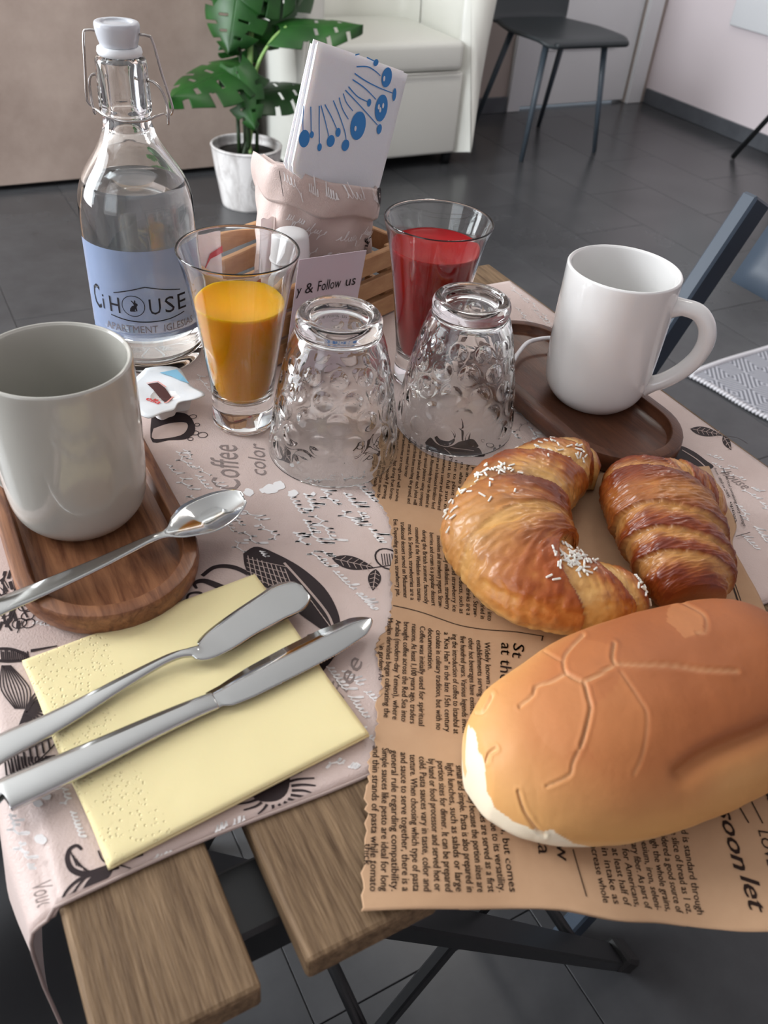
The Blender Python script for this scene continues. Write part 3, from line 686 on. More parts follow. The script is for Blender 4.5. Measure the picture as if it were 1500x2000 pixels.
def wscr(a0, k0, a1, k1, amp, n, w_=.022):
    # unrolled: 1 rad of arc = 45 mm, 1 of k = 30 mm on the cuff and 100 mm on the wall
    kk = 30. if k0 > 1 else 100.
    V_, F_ = cursive((a0*45, k0*kk), (a1*45, k1*kk), -amp*kk*1.9 if k0 > 1 else amp*kk*1.7, n, .6, rr.random()); SW.append(([(x/45, y/kk) for x, y in V_], F_))
AF = -PI/2-PHI*.3   # viewer side of the basket
for a, b in ((-.95, -.62), (-.5, -.34), (-.25, -.12), (-.05, .25), (.5, .72)): wscr(AF+a, 1.42, AF+b, 1.5, .22, 5)
for a, b, k in ((-.9, -.55, .70), (-.5, -.2, .66), (-.1, .35, .62), (-.75, -.3, .52), (-.2, .4, .50), (.45, .7, .66)): wscr(AF+a, k, AF+b, k-.01, .045, 8, .012)
SD.append(blob([(AF+.86+.16*math.cos(t), 1.30+.32*math.sin(t)) for t in np.linspace(0, 2*PI, 22)[:-1]])); SD.append(stroke([(AF+.70, 1.55), (AF+.68, 1.25), (AF+.78, .0+1.02)], .02, 12))
for c in ((-.02, .49), (.1, .475), (.2, .455), (.05, .455)): SD.append(stroke([(AF+c[0]+.04*math.cos(t), c[1]+.02*math.sin(t)) for t in np.linspace(0, 2*PI, 13)], .006))
for k in range(14): SD.append(stroke([(AF+.62+rr.uniform(-.1, .14), .48+rr.uniform(-.04, .16)), (AF+.62+rr.uniform(-.1, .14), .48+rr.uniform(-.04, .18))], .012))
SD.append(stroke([(AF-1.05, 1.2), (AF-1.0, 1.5), (AF-.96, 1.8)], .012, 10))
printed('white_lettering', SW, on_sack(0, .0009), WHITEINK, sk); tag(printed('black_print', SD, on_sack(0, .0009), INK, sk), kind='stuff')
# ------------------------------------------------------------------ blue and white paper napkins in the basket
MN = .461
def mp(x, y, m=MN): q = at_m(x, y, m); return float(q@CE), float(q[2])
TL, TR, BR_, BL_ = [np.array(mp(*p)) for p in ((613, 80), (790, 143), (737, 372), (566, 312))]
ax = (TR-TL); wN = np.linalg.norm(ax); ax = ax/wN; up_ = np.array([-ax[1], ax[0]]); hN = .155
NAPW = mat('white_paper_napkin', 'f1f2f6', .8, sss=.12, bump=.25, bscale=700)
np_e = empty('napkin_bundle', cr(float(((TL+TR)/2-up_*hN)[0]), MN, ZB+.016), 'white folded paper napkins with blue dot-and-stem print, upright in the basket', 'napkin')
lay = 5
for k in range(lay):
    a = .0016*k; jx = (.0000, .0018, .0006, .0022, .001)[k]; jy = (.0, -.0012, .001, -.0006, -.002)[k]
    def np_pt(u, v, s, k=k, jx=jx, jy=jy):
        q = TL+ax*(u*(wN-.001)+jx)-up_*((1-v)*(hN-.012*0)-jy); bow = .0022*math.sin(PI*u)+.001*math.sin(3*v+k)
        zl = np.interp(q[0], [BL_[0], BR_[0]], [BL_[1], BR_[1]])-.006
        if q[1] < zl: f_ = min(1, (zl-q[1])/.02); q = q*(1-f_)+np.array([min(.546, max(q[0], .481)), q[1]])*f_
        return cr(q[0], MN-.004+.0019*k-bow+s*.0008, max(q[1], ZB+.016))
    g1 = grid(lambda u, v: np_pt(v, u, 0), 24, 18); g2 = grid(lambda u, v: np_pt(v, u, 1), 24, 18); n = len(g1[0])
    Fc = [f[::-1] for f in g1[1]]+[[i+n for i in f] for f in g2[1]]; Ed = set()
    for f in g1[1]:
        for a_, b_ in zip(f, f[1:]+f[:1]): Ed.add((a_, b_))
    for a_, b_ in Ed:
        if (b_, a_) not in Ed: Fc.append([a_, b_, b_+n, a_+n])
    obj('napkin_layer', list(g1[0])+list(g2[0]), Fc, NAPW, np_e)
ntop = lambda x, y: (lambda u, v: cr(x, MN-.004-(.0022*math.sin(PI*min(1, max(0, u)))+.001*math.sin(3*v))-.0004, y))(float((np.array([x, y])-TL)@ax/wN), float(1+(np.array([x, y])-TL)@up_/hN))
BLU = []
def N2(P): return [mp(x, y, MN-.0055) for x, y in P]
pn = .0005
for c, r, ry in (((754, 151), 13, 15), ((770, 185), 5, 10), ((743, 211), 16, 21), ((718, 200), 5, 6), ((739, 252), 6.5, 8), ((696, 245), 18, 22), ((671, 283), 8.5, 9), ((657, 258), 5.5, 7), ((643, 275), 8.5, 9), ((622, 287), 4.5, 6), ((594, 271), 10.5, 13), ((608, 263), 4, 5), ((732, 122), 6, 5)):
    e_ = N2([c])[0]; BLU.append(blob(circ(e_, r*pn, 28, ry*pn*.93)))
for P in ([(694, 130), (715, 130), (730, 138), (741, 148)], [(690, 143), (712, 158), (740, 172), (766, 182)], [(686, 155), (710, 172), (732, 194)], [(678, 169), (695, 188), (714, 198)], [(672, 176), (700, 206), (735, 244)], [(668, 182), (674, 200), (686, 216)], [(660, 190), (666, 212), (677, 232)],
          [(649, 196), (660, 225), (671, 260), (672, 278)], [(633, 204), (645, 228), (655, 252)], [(626, 206), (634, 240), (640, 268)], [(623, 207), (622, 245), (622, 282)], [(607, 209), (607, 240), (607, 260)], [(594, 207), (592, 235), (592, 262)], [(714, 112), (724, 117), (731, 120)], [(692, 107), (700, 105)]):
    BLU.append(stroke(N2(P), [1.9*pn, 1.4*pn], 16))
printed('blue_print', BLU, lambda x, y: ntop(x, y), mat('blue_print_ink', '3d8ad0', .7), np_e)
printed('highlight_print', [blob(circ(N2([c])[0], 2.6*pn, 10, 4*pn)) for c in ((748, 153), (690, 250), (740, 214), (746, 206), (737, 208))], lambda x, y: ntop(x, y)-CM*.0003, NAPW, np_e)
# ------------------------------------------------------------------ small things in the crate
bw = empty('sweetener_bottle', cr(.447, .452, CZT+.0045), 'small white plastic bottle with round white cap in the crate', 'bottle')
WP = mat('white_plastic', 'e4e2e1', .35)
obj('body', *revolve(dense([(0, 0), (.012, 0), (.0135, .002), (.0135, .055), (.012, .060), (.009, .062), (0, .062)], 3), cr(.447, .452, CZT+.0045), 32), WP, bw)
obj('cap', *revolve(dense([(0, .0615), (.0142, .0615), (.0145, .064), (.0138, .079), (.012, .0835), (.006, .0850), (0, .0853)], 3), cr(.447, .452, CZT+.0045), 40), WP, bw)
PAPR = mat('sachet_paper', 'eadfe2', .6, sss=.1); REDI = mat('sachet_red', 'd01326', .45)
def sachet(e, m_, z, w_, h_, tilt, lean, label, band):
    """flat paper sachet standing in the crate"""
    o0 = cr(e, m_, z); en = empty('sugar_sachet', o0, label, 'sachet', 'paper sachets in the crate')
    c, s = math.cos(tilt), math.sin(tilt); lz = math.cos(lean); lm = math.sin(lean)
    def P(x, y, t): X = x*c-y*s; Y = x*s+y*c; return o0+CE*X+CM*(Y*lm+t)+np.array([0, 0, Y*lz])
    def f(u, v, sg):
        b = .0014*math.sin(PI*u)*math.sin(PI*v); return P((u-.5)*w_, v*h_+.0008*math.sin(9*u), sg*(b+.0003))
    g1 = grid(lambda u, v: f(v, u, -1), 10, 8); g2 = grid(lambda u, v: f(v, u, 1), 10, 8); n = len(g1[0])
    obj('packet', list(g1[0])+list(g2[0]), [q[::-1] for q in g1[1]]+[[i+n for i in q] for q in g2[1]]+[[i, i+n, i+1+n, i+1] for r0 in (0,) for i in range(7)], PAPR, en)
    if band:
        a, b = band; pts = [(-.5*w_, a*h_), (-.2*w_, (a+.03)*h_), (.1*w_, (a+.16)*h_), (.5*w_, (a+.20)*h_), (.5*w_, b*h_), (.1*w_, (b-.06)*h_), (-.2*w_, (b-.25)*h_), (-.5*w_, (b-.3)*h_)]
        printed('red_band', [blob(pts)], lambda x, y: P(x, y, -.0021), REDI, en)
sachet(.403, .505, CZT+.008, .034, .070, -.12, .12, 'pink-white paper sachet with a slim red band, upright at the back of the crate', (.55, .82))
sachet(.412, .462, CZT+.010, .038, .060, .35, -.25, 'pink-white paper sachet with broad red band leaning in the crate', (.42, .86))
sachet(.428, .440, CZT+.006, .020, .070, -.25, .1, 'slim white stick sachet standing next to the basket', None)
sachet(.4445, .4775, CZT+.045, .013, .045, -.1, .05, 'short white paper stick standing behind the white cap', None)
# printed card leaning in front of the crate
cd = empty('info_card', cr(.45, .4215, CZT), 'pale pink card reading Follow us, leaning on the crate', 'card')
CARD = mat('pink_card', 'e6d8e2', .55)
c00, c10, c11, c01 = [np.array(mp(x, y, .4195)) for x, y in ((552, 690), (700, 640), (716, 489), (583, 508))]
cw = .0765; cdx = (c11-c01)/np.linalg.norm(c11-c01); cdy = np.array([-cdx[1], cdx[0]]); chh = .078
def cardp(x, y, t=0.): q = c11-cdx*(cw-x)-cdy*(chh-y); return cr(q[0], .4195+t, max(q[1], CZT+.0005))
Vc = [cardp(0, 0), cardp(cw, 0), cardp(cw, chh), cardp(0, chh), cardp(0, 0, .0006), cardp(cw, 0, .0006), cardp(cw, chh, .0006), cardp(0, chh, .0006)]
obj('card_sheet', Vc, [[0, 1, 2, 3], [7, 6, 5, 4], [1, 0, 4, 5], [2, 1, 5, 6], [3, 2, 6, 7], [0, 3, 7, 4]], CARD, cd, smooth=False)
printed('card_lettering', [text2d('y', (.0015, chh-.0270), (.0065, chh-.0270), .0080), text2d('&', (.0105, chh-.0270), (.0195, chh-.0270), .0085), text2d('Follow', (.0245, chh-.0270), (.0510, chh-.0270), .0085), text2d('us', (.0570, chh-.0270), (.0690, chh-.0270), .0085)], lambda x, y: cardp(x, y, -.0004), INK, cd)
# ------------------------------------------------------------------ chocolate spread portion
jp = empty('spread_portion', at(330, 790, CZT), 'white foil-lidded chocolate spread portion tucked between grey mug and bottle', 'sachet')
FOIL = mat('white_foil', 'dfe3e6', .35, spec=.6, bump=.4, bscale=90)
ol = [(285, 722), (345, 718), (362, 738), (372, 755), (396, 768), (399, 776), (380, 782), (350, 786), (340, 800), (318, 808), (290, 818), (262, 800), (255, 750)]
P2 = [at(x, y, CZT+.012)[:2] for x, y in ol]; cxy = np.mean(P2, axis=0)
def jpz(x, y): return CZT+.0125+.0008*math.sin(140*x+60*y)+.0004*math.sin(230*y)
def fan(P, zf, t, n=8):
    V = []; Fc = []; m_ = len(P)
    for k in range(n+1):
        for p in P: q = cxy+(np.array(p)-cxy)*(k/n if k else .001); V.append((q[0], q[1], zf(*q)))
    for k in range(n):
        for j in range(m_): a = k*m_+j; b = k*m_+(j+1) % m_; Fc.append([a, a+m_, b+m_, b])
    return sheet((V, Fc), t)
Pd = [tuple(q) for q in cat(P2+[P2[0]], 53)[:-1]]
def up1(g):
    V, Fc = g; 
    return V, Fc
obj('foil_lid', *fan(Pd, jpz, .0006), FOIL, jp)
cup = [cxy+(np.array(p)-cxy)*.62 for p in Pd]; cup2 = [cxy+(np.array(p)-cxy)*.50 for p in Pd]; m_ = len(cup)
obj('plastic_cup', [(x, y, jpz(x, y)-.0008) for x, y in cup]+[(x, y, CZT+.0006) for x, y in cup2], [[j, (j+1) % m_, m_+(j+1) % m_, m_+j] for j in range(m_)]+[list(range(m_, 2*m_))[::-1], list(range(m_))], WP, jp)
jf = lambda x, y: (x, y, jpz(x, y)+.0006)
JZ = CZT+.0125
def J(P): return [at(x, y, JZ)[:2] for x, y in P]
printed('blue_corner', [blob(J([(312, 730), (345, 722), (358, 738), (370, 752), (352, 747), (335, 738)]))], jf, mat('foil_blue', '7fb7d3', .4), jp)
printed('brown_emblem', [blob(J([(288, 750), (308, 748), (322, 758), (336, 776), (322, 786), (312, 776), (300, 762)]))], jf, mat('cocoa_print', '4a2724', .5), jp)
printed('emblem_border', [stroke(J([(338, 774), (326, 786), (320, 787)]), .0011), stroke(J([(286, 748), (308, 746), (324, 757)]), .0008)], lambda x, y: (x, y, jpz(x, y)+.0006), mat('pink_print', 'e39a90', .5), jp)
a_, b_ = at(283, 781, JZ)[:2], at(309, 791, JZ)[:2]
printed('red_lettering', [text2d('ella', a_, b_, .0060, 0, .0003)], jf, mat('red_print', 'cf2a27', .5), jp)
# white cord loop behind the right-hand mug
wc = obj('white_cord', *tube(cat([at(1003, 705, CZT+.019), at(1012, 690, CZT+.0195), at(1030, 670, CZT+.020), at(1055, 662, CZT+.020), at(1085, 660, CZT+.020), at(1110, 664, CZT+.0195)], 40), .0018, 8), mat('white_cord', 'e6e5e8', .45)); tag(wc, 'white cord looping over the dark tray behind the white mug', 'cord')
# ================================================================== YELLOW NAPKIN AND CUTLERY
NAP = mat('cream_napkin', 'eedda9', .85, sss=.08)
nt = NAP.node_tree; pb = nt.nodes['Principled BSDF']; tc = nt.nodes.new('ShaderNodeTexCoord'); vo = nt.nodes.new('ShaderNodeTexVoronoi'); vo.inputs['Scale'].default_value = 470
nz = nt.nodes.new('ShaderNodeTexNoise'); nz.inputs['Scale'].default_value = 45; nz.inputs['Detail'].default_value = 4; ad = nt.nodes.new('ShaderNodeMath'); ad.operation = 'ADD'
at_ = nt.nodes.new('ShaderNodeAttribute'); at_.attribute_name = 'tint'; ml = nt.nodes.new('ShaderNodeMath'); ml.operation = 'MULTIPLY'; bp = nt.nodes.new('ShaderNodeBump'); bp.inputs['Strength'].default_value = .75; bp.inputs['Distance'].default_value = -.0007
mr = nt.nodes.new('ShaderNodeMapRange'); mr.inputs['From Min'].default_value = 0; mr.inputs['From Max'].default_value = .35; mr.inputs['To Min'].default_value = 1; mr.inputs['To Max'].default_value = 0
L_ = nt.links; L_.new(tc.outputs['Object'], vo.inputs['Vector']); L_.new(tc.outputs['Object'], nz.inputs['Vector']); L_.new(vo.outputs['Distance'], mr.inputs['Value']); L_.new(mr.outputs[0], ml.inputs[0]); L_.new(at_.outputs['Fac'], ml.inputs[1]); L_.new(ml.outputs[0], ad.inputs[0]); L_.new(nz.outputs['Fac'], ad.inputs[1]); L_.new(ad.outputs[0], bp.inputs['Height']); L_.new(bp.outputs[0], pb.inputs['Normal'])
NT = .0042
n00, n10, n11, n01 = [at(x, y, CZT+NT)[:2] for x, y in ((213, 1690), (719, 1431), (499, 1119), (44, 1288))]
ne = empty('paper_napkin', np.append((n00+n11)/2, CZT), 'folded cream paper napkin with embossed border, under the two knives', 'napkin')
def nap_layer(z0, z1, dx, wob):
    def f(u, v):
        q = (n00*(1-u)+n10*u)*(1-v)+(n01*(1-u)+n11*u)*v
        e = min(u, 1-u, v, 1-v); rd = .0006*math.exp(-e*60)
        q = q+np.array([dx*.848+.0004*math.sin(9*v+wob), dx*-.53])
        return (q[0], q[1], z1-rd+.0002*math.sin(7*u+5*v+wob)*math.sin(6*v-3*u)*(1 if z1 > CZT+NT-.0005 else .2))
    g = grid(f, 60, 60); V, Fc = sheet(g, z1-z0)
    c = np.zeros((len(V), 3))
    for i in range(len(V)):
        k = i % 3600; u = (k//60)/59; v = (k % 60)/59; m = 1. if (u < .22+.10*(v > .7)) else 0.
        c[i] = m
    return V, Fc, c
for k in range(3):
    V, Fc, c = nap_layer(CZT+.0002+k*.00138, CZT+.0002+(k+1)*.00134, (-.0008, .0005, 0)[k], k)
    obj('napkin_fold', V, Fc, NAP, ne, col=c)
def cutlery(pts, hw, th, cup=None, n=80, nv=13, edge=.28):
    """pts along the piece (world), half widths, half thickness; cup: hollow depth along"""
    P = cat(pts, n); m = len(pts); t = np.linspace(0, m-1, n)
    H = cat([(a, 0, 0) for a in hw], n)[:, 0]; Th = np.interp(t, range(m), th); Cp = np.interp(t, range(m), cup if cup else [0]*m)
    H = np.maximum(H, .0003)
    T = np.gradient(P, axis=0); T[:, 2] = T[:, 2]; T /= np.linalg.norm(T, axis=1)[:, None]; Z = np.array([0, 0, 1.])
    V = []; 
    for i in range(n):
        S = np.cross(T[i], Z); S /= np.linalg.norm(S); Nn = np.cross(S, T[i])
        for j in range(nv):
            x = -1+2*j/(nv-1); z = Th[i]*math.sqrt(max(0, 1-abs(x)**2.6))-Cp[i]*(1-x*x); V.append(P[i]+S*x*H[i]+Nn*z)
        for j in range(nv-2, 0, -1):
            x = -1+2*j/(nv-1); z = -Th[i]*math.sqrt(max(0, 1-abs(x)**2.6))-Cp[i]*(1-x*x); V.append(P[i]+S*x*H[i]+Nn*z)
    k = 2*nv-2; Fc = []
    for i in range(n-1):
        for j in range(k): Fc.append([i*k+j, (i+1)*k+j, (i+1)*k+(j+1) % k, i*k+(j+1) % k])
    Fc.append(list(range(k))); Fc.append([(n-1)*k+j for j in range(k)][::-1]); return V, Fc
def at2(P): return [at(x, y, z) for x, y, z in P]
ZN = CZT+NT
# teaspoon lying across the left tray
zr = CZT+.0165
sp = obj('teaspoon', *cutlery(at2([(-75, 1222, zr+.0040), (0, 1184, zr+.0030), (90, 1146, zr+.0020), (190, 1102, zr+.0030), (262, 1068, zr+.0045), (300, 1051, zr+.0052), (325, 1042, zr+.0060), (352, 1030, zr+.0068), (392, 1010, zr+.0062), (435, 986, zr+.0052), (466, 969, zr+.0056), (474, 964, zr+.0064)]),
    [.0066, .0064, .0060, .0047, .0036, .0030, .0036, .0100, .0158, .0142, .0080, .0016], [.0012, .0012, .0012, .0013, .0014, .0014, .0011, .0007, .0006, .0006, .0006, .0004], [0, 0, 0, 0, 0, 0, .0003, .0022, .0045, .0040, .0014, 0], n=110), STEEL); tag(sp, 'steel teaspoon lying across the left walnut tray', 'spoon')
# butter spreader
bsd = obj('butter_spreader', *cutlery(at2([(-70, 1506, ZN+.0032), (0, 1462, ZN+.0032), (120, 1402, ZN+.0030), (250, 1328, ZN+.0042), (330, 1286, ZN+.0052), (372, 1274, ZN+.0055), (396, 1272, ZN+.0052), (430, 1250, ZN+.0050), (480, 1216, ZN+.0050), (530, 1186, ZN+.0052), (565, 1166, ZN+.0054), (590, 1152, ZN+.0056), (594, 1150, ZN+.0056)]),
    [.0084, .0080, .0062, .0038, .0026, .0030, .0066, .0094, .0104, .0116, .0124, .0080, .0010], [.0014, .0014, .0015, .0017, .0017, .0015, .0010, .0007, .0006, .0006, .0005, .0005, .0003], n=110), STEEL); tag(bsd, 'rounded steel butter spreader, upper of the two knives on the napkin', 'knife')
# table knife: handle and serrated blade
kn = empty('table_knife', at(60, 1520, ZN), 'long steel table knife with serrated tip, lower of the two on the napkin', 'knife')
obj('handle', *cutlery(at2([(6, 1556, ZN+.0034), (14, 1551, ZN+.0034), (80, 1522, ZN+.0034), (180, 1476, ZN+.0034), (290, 1424, ZN+.0033), (380, 1384, ZN+.0033), (420, 1368, ZN+.0033)]),
    [.0086, .0092, .0090, .0080, .0068, .0058, .0054], [.0018, .0026, .0028, .0027, .0026, .0024, .0018], n=60), STEEL, kn)
def blade():
    P = at2([(412, 1370, ZN+.0034), (440, 1356, ZN+.0034), (500, 1326, ZN+.0034), (570, 1292, ZN+.0034), (640, 1256, ZN+.0034), (700, 1224, ZN+.0034), (727, 1210, ZN+.0034)])
    q = cat(P, 150); n = len(q); T = np.gradient(q, axis=0); T /= np.linalg.norm(T, axis=1)[:, None]; S = np.cross(T, [0, 0, 1.]); S /= np.linalg.norm(S, axis=1)[:, None]
    t = np.linspace(0, 6, n); up = np.interp(t, range(7), [.0054, .0058, .0082, .0096, .0096, .0070, .0006]); dn = np.interp(t, [0, .6, 1.0, 1.7, 3, 4, 5, 6], [.0052, .0054, .0078, .0090, .0092, .0092, .0072, .0006])
    V = []
    for i in range(n):
        ser = .0005*(i % 2) if i > 62 else 0
        for a, z in ((-up[i], .0006), (-up[i]*.2, .0007), (dn[i]-.0012, .0004), (dn[i]-ser, .0001), (dn[i]-ser, -.0001), (dn[i]-.0012, -.0004), (-up[i]*.2, -.0007), (-up[i], -.0006)):
            V.append(q[i]+S[i]*a+np.array([0, 0, z]))
    k = 8; Fc = [[i*k+j, (i+1)*k+j, (i+1)*k+(j+1) % k, i*k+(j+1) % k] for i in range(n-1) for j in range(k)]
    Fc.append(list(range(k))); Fc.append([(n-1)*k+j for j in range(k)][::-1]); return V, Fc
obj('blade', *blade(), STEEL, kn)
# ================================================================== NEWSPRINT KRAFT PAPER
KA = np.array([.091, .134]); KU = np.array([.504, .864]); KV = np.array([.873, -.487]); KU = KU/np.linalg.norm(KU); KV = KV/np.linalg.norm(KV)
KZ = CZT+.0006
lft = [(705, 1780), (709, 1700), (716, 1600), (712, 1560), (722, 1520), (719, 1490), (731, 1450), (737, 1410), (734, 1375), (746, 1345), (744, 1310), (736, 1275), (738, 1255), (757, 1222), (765, 1190), (767, 1150), (762, 1110), (769, 1085), (764, 1040), (760, 1012), (745, 985), (731, 958), (728, 930), (741, 895), (743, 862), (757, 826)]
rnd = random.Random(11); LFT = []
LW = [at(x, y, KZ)[:2] for x, y in lft]
q = cat(LW, 160)
for i, p in enumerate(q): LFT.append(p+KV*(rnd.uniform(-.0007, .0007)+.0006*math.sin(i*1.9)))
TOP = cat([at(x, y, KZ)[:2] for x, y in ((757, 826), (775, 842), (805, 868), (850, 893), (940, 910), (1100, 912), (1250, 918), (1385, 910))], 140)
RGT = cat([np.array(p) for p in ((.2866, .0277), (.330, .100), (.383, .184), (.399, .215), (.410, .236), (.428, .250), (.440, .272), (.4595, .306))], 160)
BOT = cat([at(x, y, KZ)[:2] for x, y in ((705, 1780), (800, 1776), (900, 1773), (1000, 1771), (1100, 1777), (1205, 1797), (1300, 1795), (1400, 1803), (1500, 1812))]+[np.array([.2866, .0277])], 140)
def coons(u, v):     # u along the left edge, v across
    def s(A, t): i = t*(len(A)-1); k = int(min(i, len(A)-2)); return np.array(A[k])*(1-(i-k))+np.array(A[k+1])*(i-k)
    l, r, b, t = s(LFT, u), s(RGT, u), s(BOT, v), s(TOP, v)
    return (1-v)*l+v*r+(1-u)*b+u*t-((1-u)*(1-v)*np.array(LFT[0])+(1-u)*v*np.array(RGT[0])+u*(1-v)*np.array(LFT[-1])+u*v*np.array(RGT[-1]))
CORN = at(757, 826, KZ)[:2]
def kz(x, y):
    z = KZ; d = math.hypot(x-CORN[0], y-CORN[1]); z += .0045*math.exp(-(d/.022)**2)
    z += .0003*math.sin(60*x-35*y)+.00025*math.sin(90*y+40*x)
    if y < TY0: z += -.05*(TY0-y)+.0022*math.sin(70*(x-.06))*min(1, (TY0-y)/.04)
    return max(z, KZ-.0001) if y > TY0 else z
def kpt(u, v): p = coons(u, v); return (p[0], p[1], kz(*p))
KRM = mat('kraft_paper', rough=.72, spec=.25, tex=('a98465', 'c4a180', 6, (1, 1, 1), 7, .3, .7), bump=.35, bscale=60)
kp = obj('kraft_sheet', *sheet(grid(kpt, 160, 130), .0003), KRM); tag(kp, 'torn-edged brown kraft sheet printed as newspaper, under bread and croissants', 'paper')
flap = grid(lambda u, v: (lambda p, d: (p[0]-d[0]*u*.016*math.sin(PI*min(1, max(0, v))), p[1]-d[1]*u*.016*math.sin(PI*v), kz(*p)-.0004-.010*u*math.sin(PI*v)))(coons(0, .18+.62*v), KU*.0+KU*-.0+np.array([-.35, .55])*0), 6, 60)
fl_ = grid(lambda u, v: (lambda p: (p[0]+KU[0]*.004*u, p[1]+KU[1]*.004*u, kz(*p)-.0005-.0065*math.sin(PI*v)*math.sin(u*PI/2)))(coons(0, .22+.5*v)), 8, 60)
obj('curled_edge', *sheet(fl_, .0003), KRM, kp)
onk = lambda x, y: (x, y, kz(x, y)+.00022)
KP = []
def ln(s, a, b, h, sh=0., bold=0.): KP.append(text2d(s, at(a[0], a[1], KZ)[:2], at(b[0], b[1], KZ)[:2], h, sh, bold or .00012))
def block(lines, s0, s1, e0, e1, h, sh=0.):
    n = len(lines)
    for i, t_ in enumerate(lines):
        if not t_: continue
        f = i/(n-1); a = (s0[0]+(s1[0]-s0[0])*f, s0[1]+(s1[1]-s0[1])*f); b = (e0[0]+(e1[0]-e0[0])*f, e0[1]+(e1[1]-e0[1])*f); r = 1.
        if t_[0] == '<': t_ = t_[1:]; k = t_.index('|'); r = float(t_[:k]); t_ = t_[k+1:]
        ln(t_, a, (a[0]+(b[0]-a[0])*r, a[1]+(b[1]-a[1])*r), h, sh)
block(['a simple dish, but comes', 'in many forms due to its versatility.', 'Most pasta dishes are served as a first', 'course in Italy because the portion sizes are', 'small and simple. Pasta is also prepared in', 'light lunches, such as salads or large', 'portion sizes for dinner. It can be prepared', 'by hand or food processor and served hot or', 'cold. Pasta sauces vary in taste, color and',
       'texture. When choosing which type of pasta', 'and sauce to serve together, there is a', 'general rule regarding compatibility.', 'Simple sauces like pesto are ideal for long', 'and thin strands of pasta while tomato'], (962, 1512), (728, 1457), (996, 1740), (722, 1741), .0034)
block(['Widely known as the first coffee', 'establishments serving hot drinks and', 'other hot beverages have existed for over', 'five hundred years. Various legends involv-', 'ing the introduction of coffee to Istanbul at', 'a "Kiva Han" in the late 15th century', 'circulate in culinary tradition, but with no', '<.42|documentation.', 'Coffee was initially used for spiritual', 'reasons. At least 1,100 years ago, traders', 'brought coffee across the Red Sea into', 'Arabia (modern-day Yemen), where', 'Muslim dervishes began cultivating the'], (946, 1254), (757, 1208), (954, 1448), (749, 1402), .0031)
block(['Strawberries can be made into', 'and are also preserved and dried in', 'many prepared foods. Straw-', 'berry toppings and drinks are a', 'used in dairy products, such as', 'milk shakes and strawberry ice', 'creams, many milkshakes, strawberry', 'smoothies and strawberry yogurts. Straw-', 'berries and cream is a popular dessert', 'during the British summer, famously', 'consumed at the Wimbledon tennis tourna-', 'ment. In Sweden, strawberries are a', 'traditional dessert served on Midsummer', 'Eve. Depending on area, strawberry pie,'], (952, 1082), (768, 1016), (952, 1212), (774, 1166), .0028)
block(['Site in full sun,', 'plant in the early', 'be in a warm place', 'es, also add feed', 'time to plant them', 'Plant in full sun or', 'somewhere sunny and sheltered', 'manure and a balanced fertilizer feed', 'growth. Alternatively they can be planted in', 'pots or special planters using compost', 'Pine straw placed under each plant will', 'protect fruits from touching the ground, and', '<.60|will act as a weed barrier', 'Strawberries are tough and will survive', 'many conditions, but during fruit forma-', 'tion, moisture is vital, especially if growing', 'in containers. Moreover, protection must be'], (934, 918), (753, 838), (925, 1010), (736, 972), .0025)
ln('slugs and snails', (738, 898), (729, 950), .0025)
ln('in gardens. As', (741, 1262), (739, 1330), .0028); ln('thick', (712, 1648), (711, 1690), .0032)
ln('St', (1003, 1256), (1000, 1284), .0062); ln('at the', (979, 1255), (976, 1330), .0062)
ln('how', (1082, 1600), (1089, 1680), .0060); ln('pasta', (1044, 1580), (1052, 1667), .0060)
block(['the bread is standard through', 'having one slice of bread as 1 oz.', 'is also considered a good source of', 'fiber through the whole grains,', 'iron, magnesium, iron, seleni-', 'um and dietary fiber. As part of', 'guidelines for Americans,', 'we make at least half of', 'our grain intake as', 'you all increase whole'], (1318, 1560), (1140, 1590), (1369, 1775), (1178, 1763), .0033)
ln('y', (1385, 1540), (1393, 1566), .0078, .3, .0006); ln('soon', (1400, 1577), (1436, 1694), .0078, .3, .0006); ln('let', (1447, 1706), (1470, 1774), .0078, .3, .0006); ln('LOVE', (1480, 1622), (1500, 1690), .0050); ln('our', (1446, 1470), (1478, 1560), .012, .1, .0007)
for P, w_ in (([(1119, 1659), (1145, 1752)], .0005), ([(767, 1184), (800, 1191), (830, 1199), (860, 1209), (900, 1222), (950, 1230), (1005, 1234), (1062, 1243)], .0006), ([(1060, 1243), (1058, 1252)], .0007), ([(1428, 1550), (1462, 1608)], .0007), ([(1455, 1540), (1490, 1608)], .0007),
              ([(1419, 1108), (1443, 1182)], .0010), ([(1424, 1108), (1449, 1182)], .0005), ([(1437, 1048), (1465, 1040)], .0005), ([(1350, 932), (1356, 944)], .0008), ([(1356, 930), (1362, 943)], .0006)):
    KP.append(stroke([at(x, y, KZ)[:2] for x, y in P], w_, 24))
ln('from 1860 to 2000,', (1393, 914), (1422, 972), .0022); ln('your vertical containing every vintage', (1410, 914), (1452, 1028), .0022); ln('option.', (1425, 980), (1436, 1022), .0022)
kt = printed('newsprint_text', KP, onk, KINK, kp)
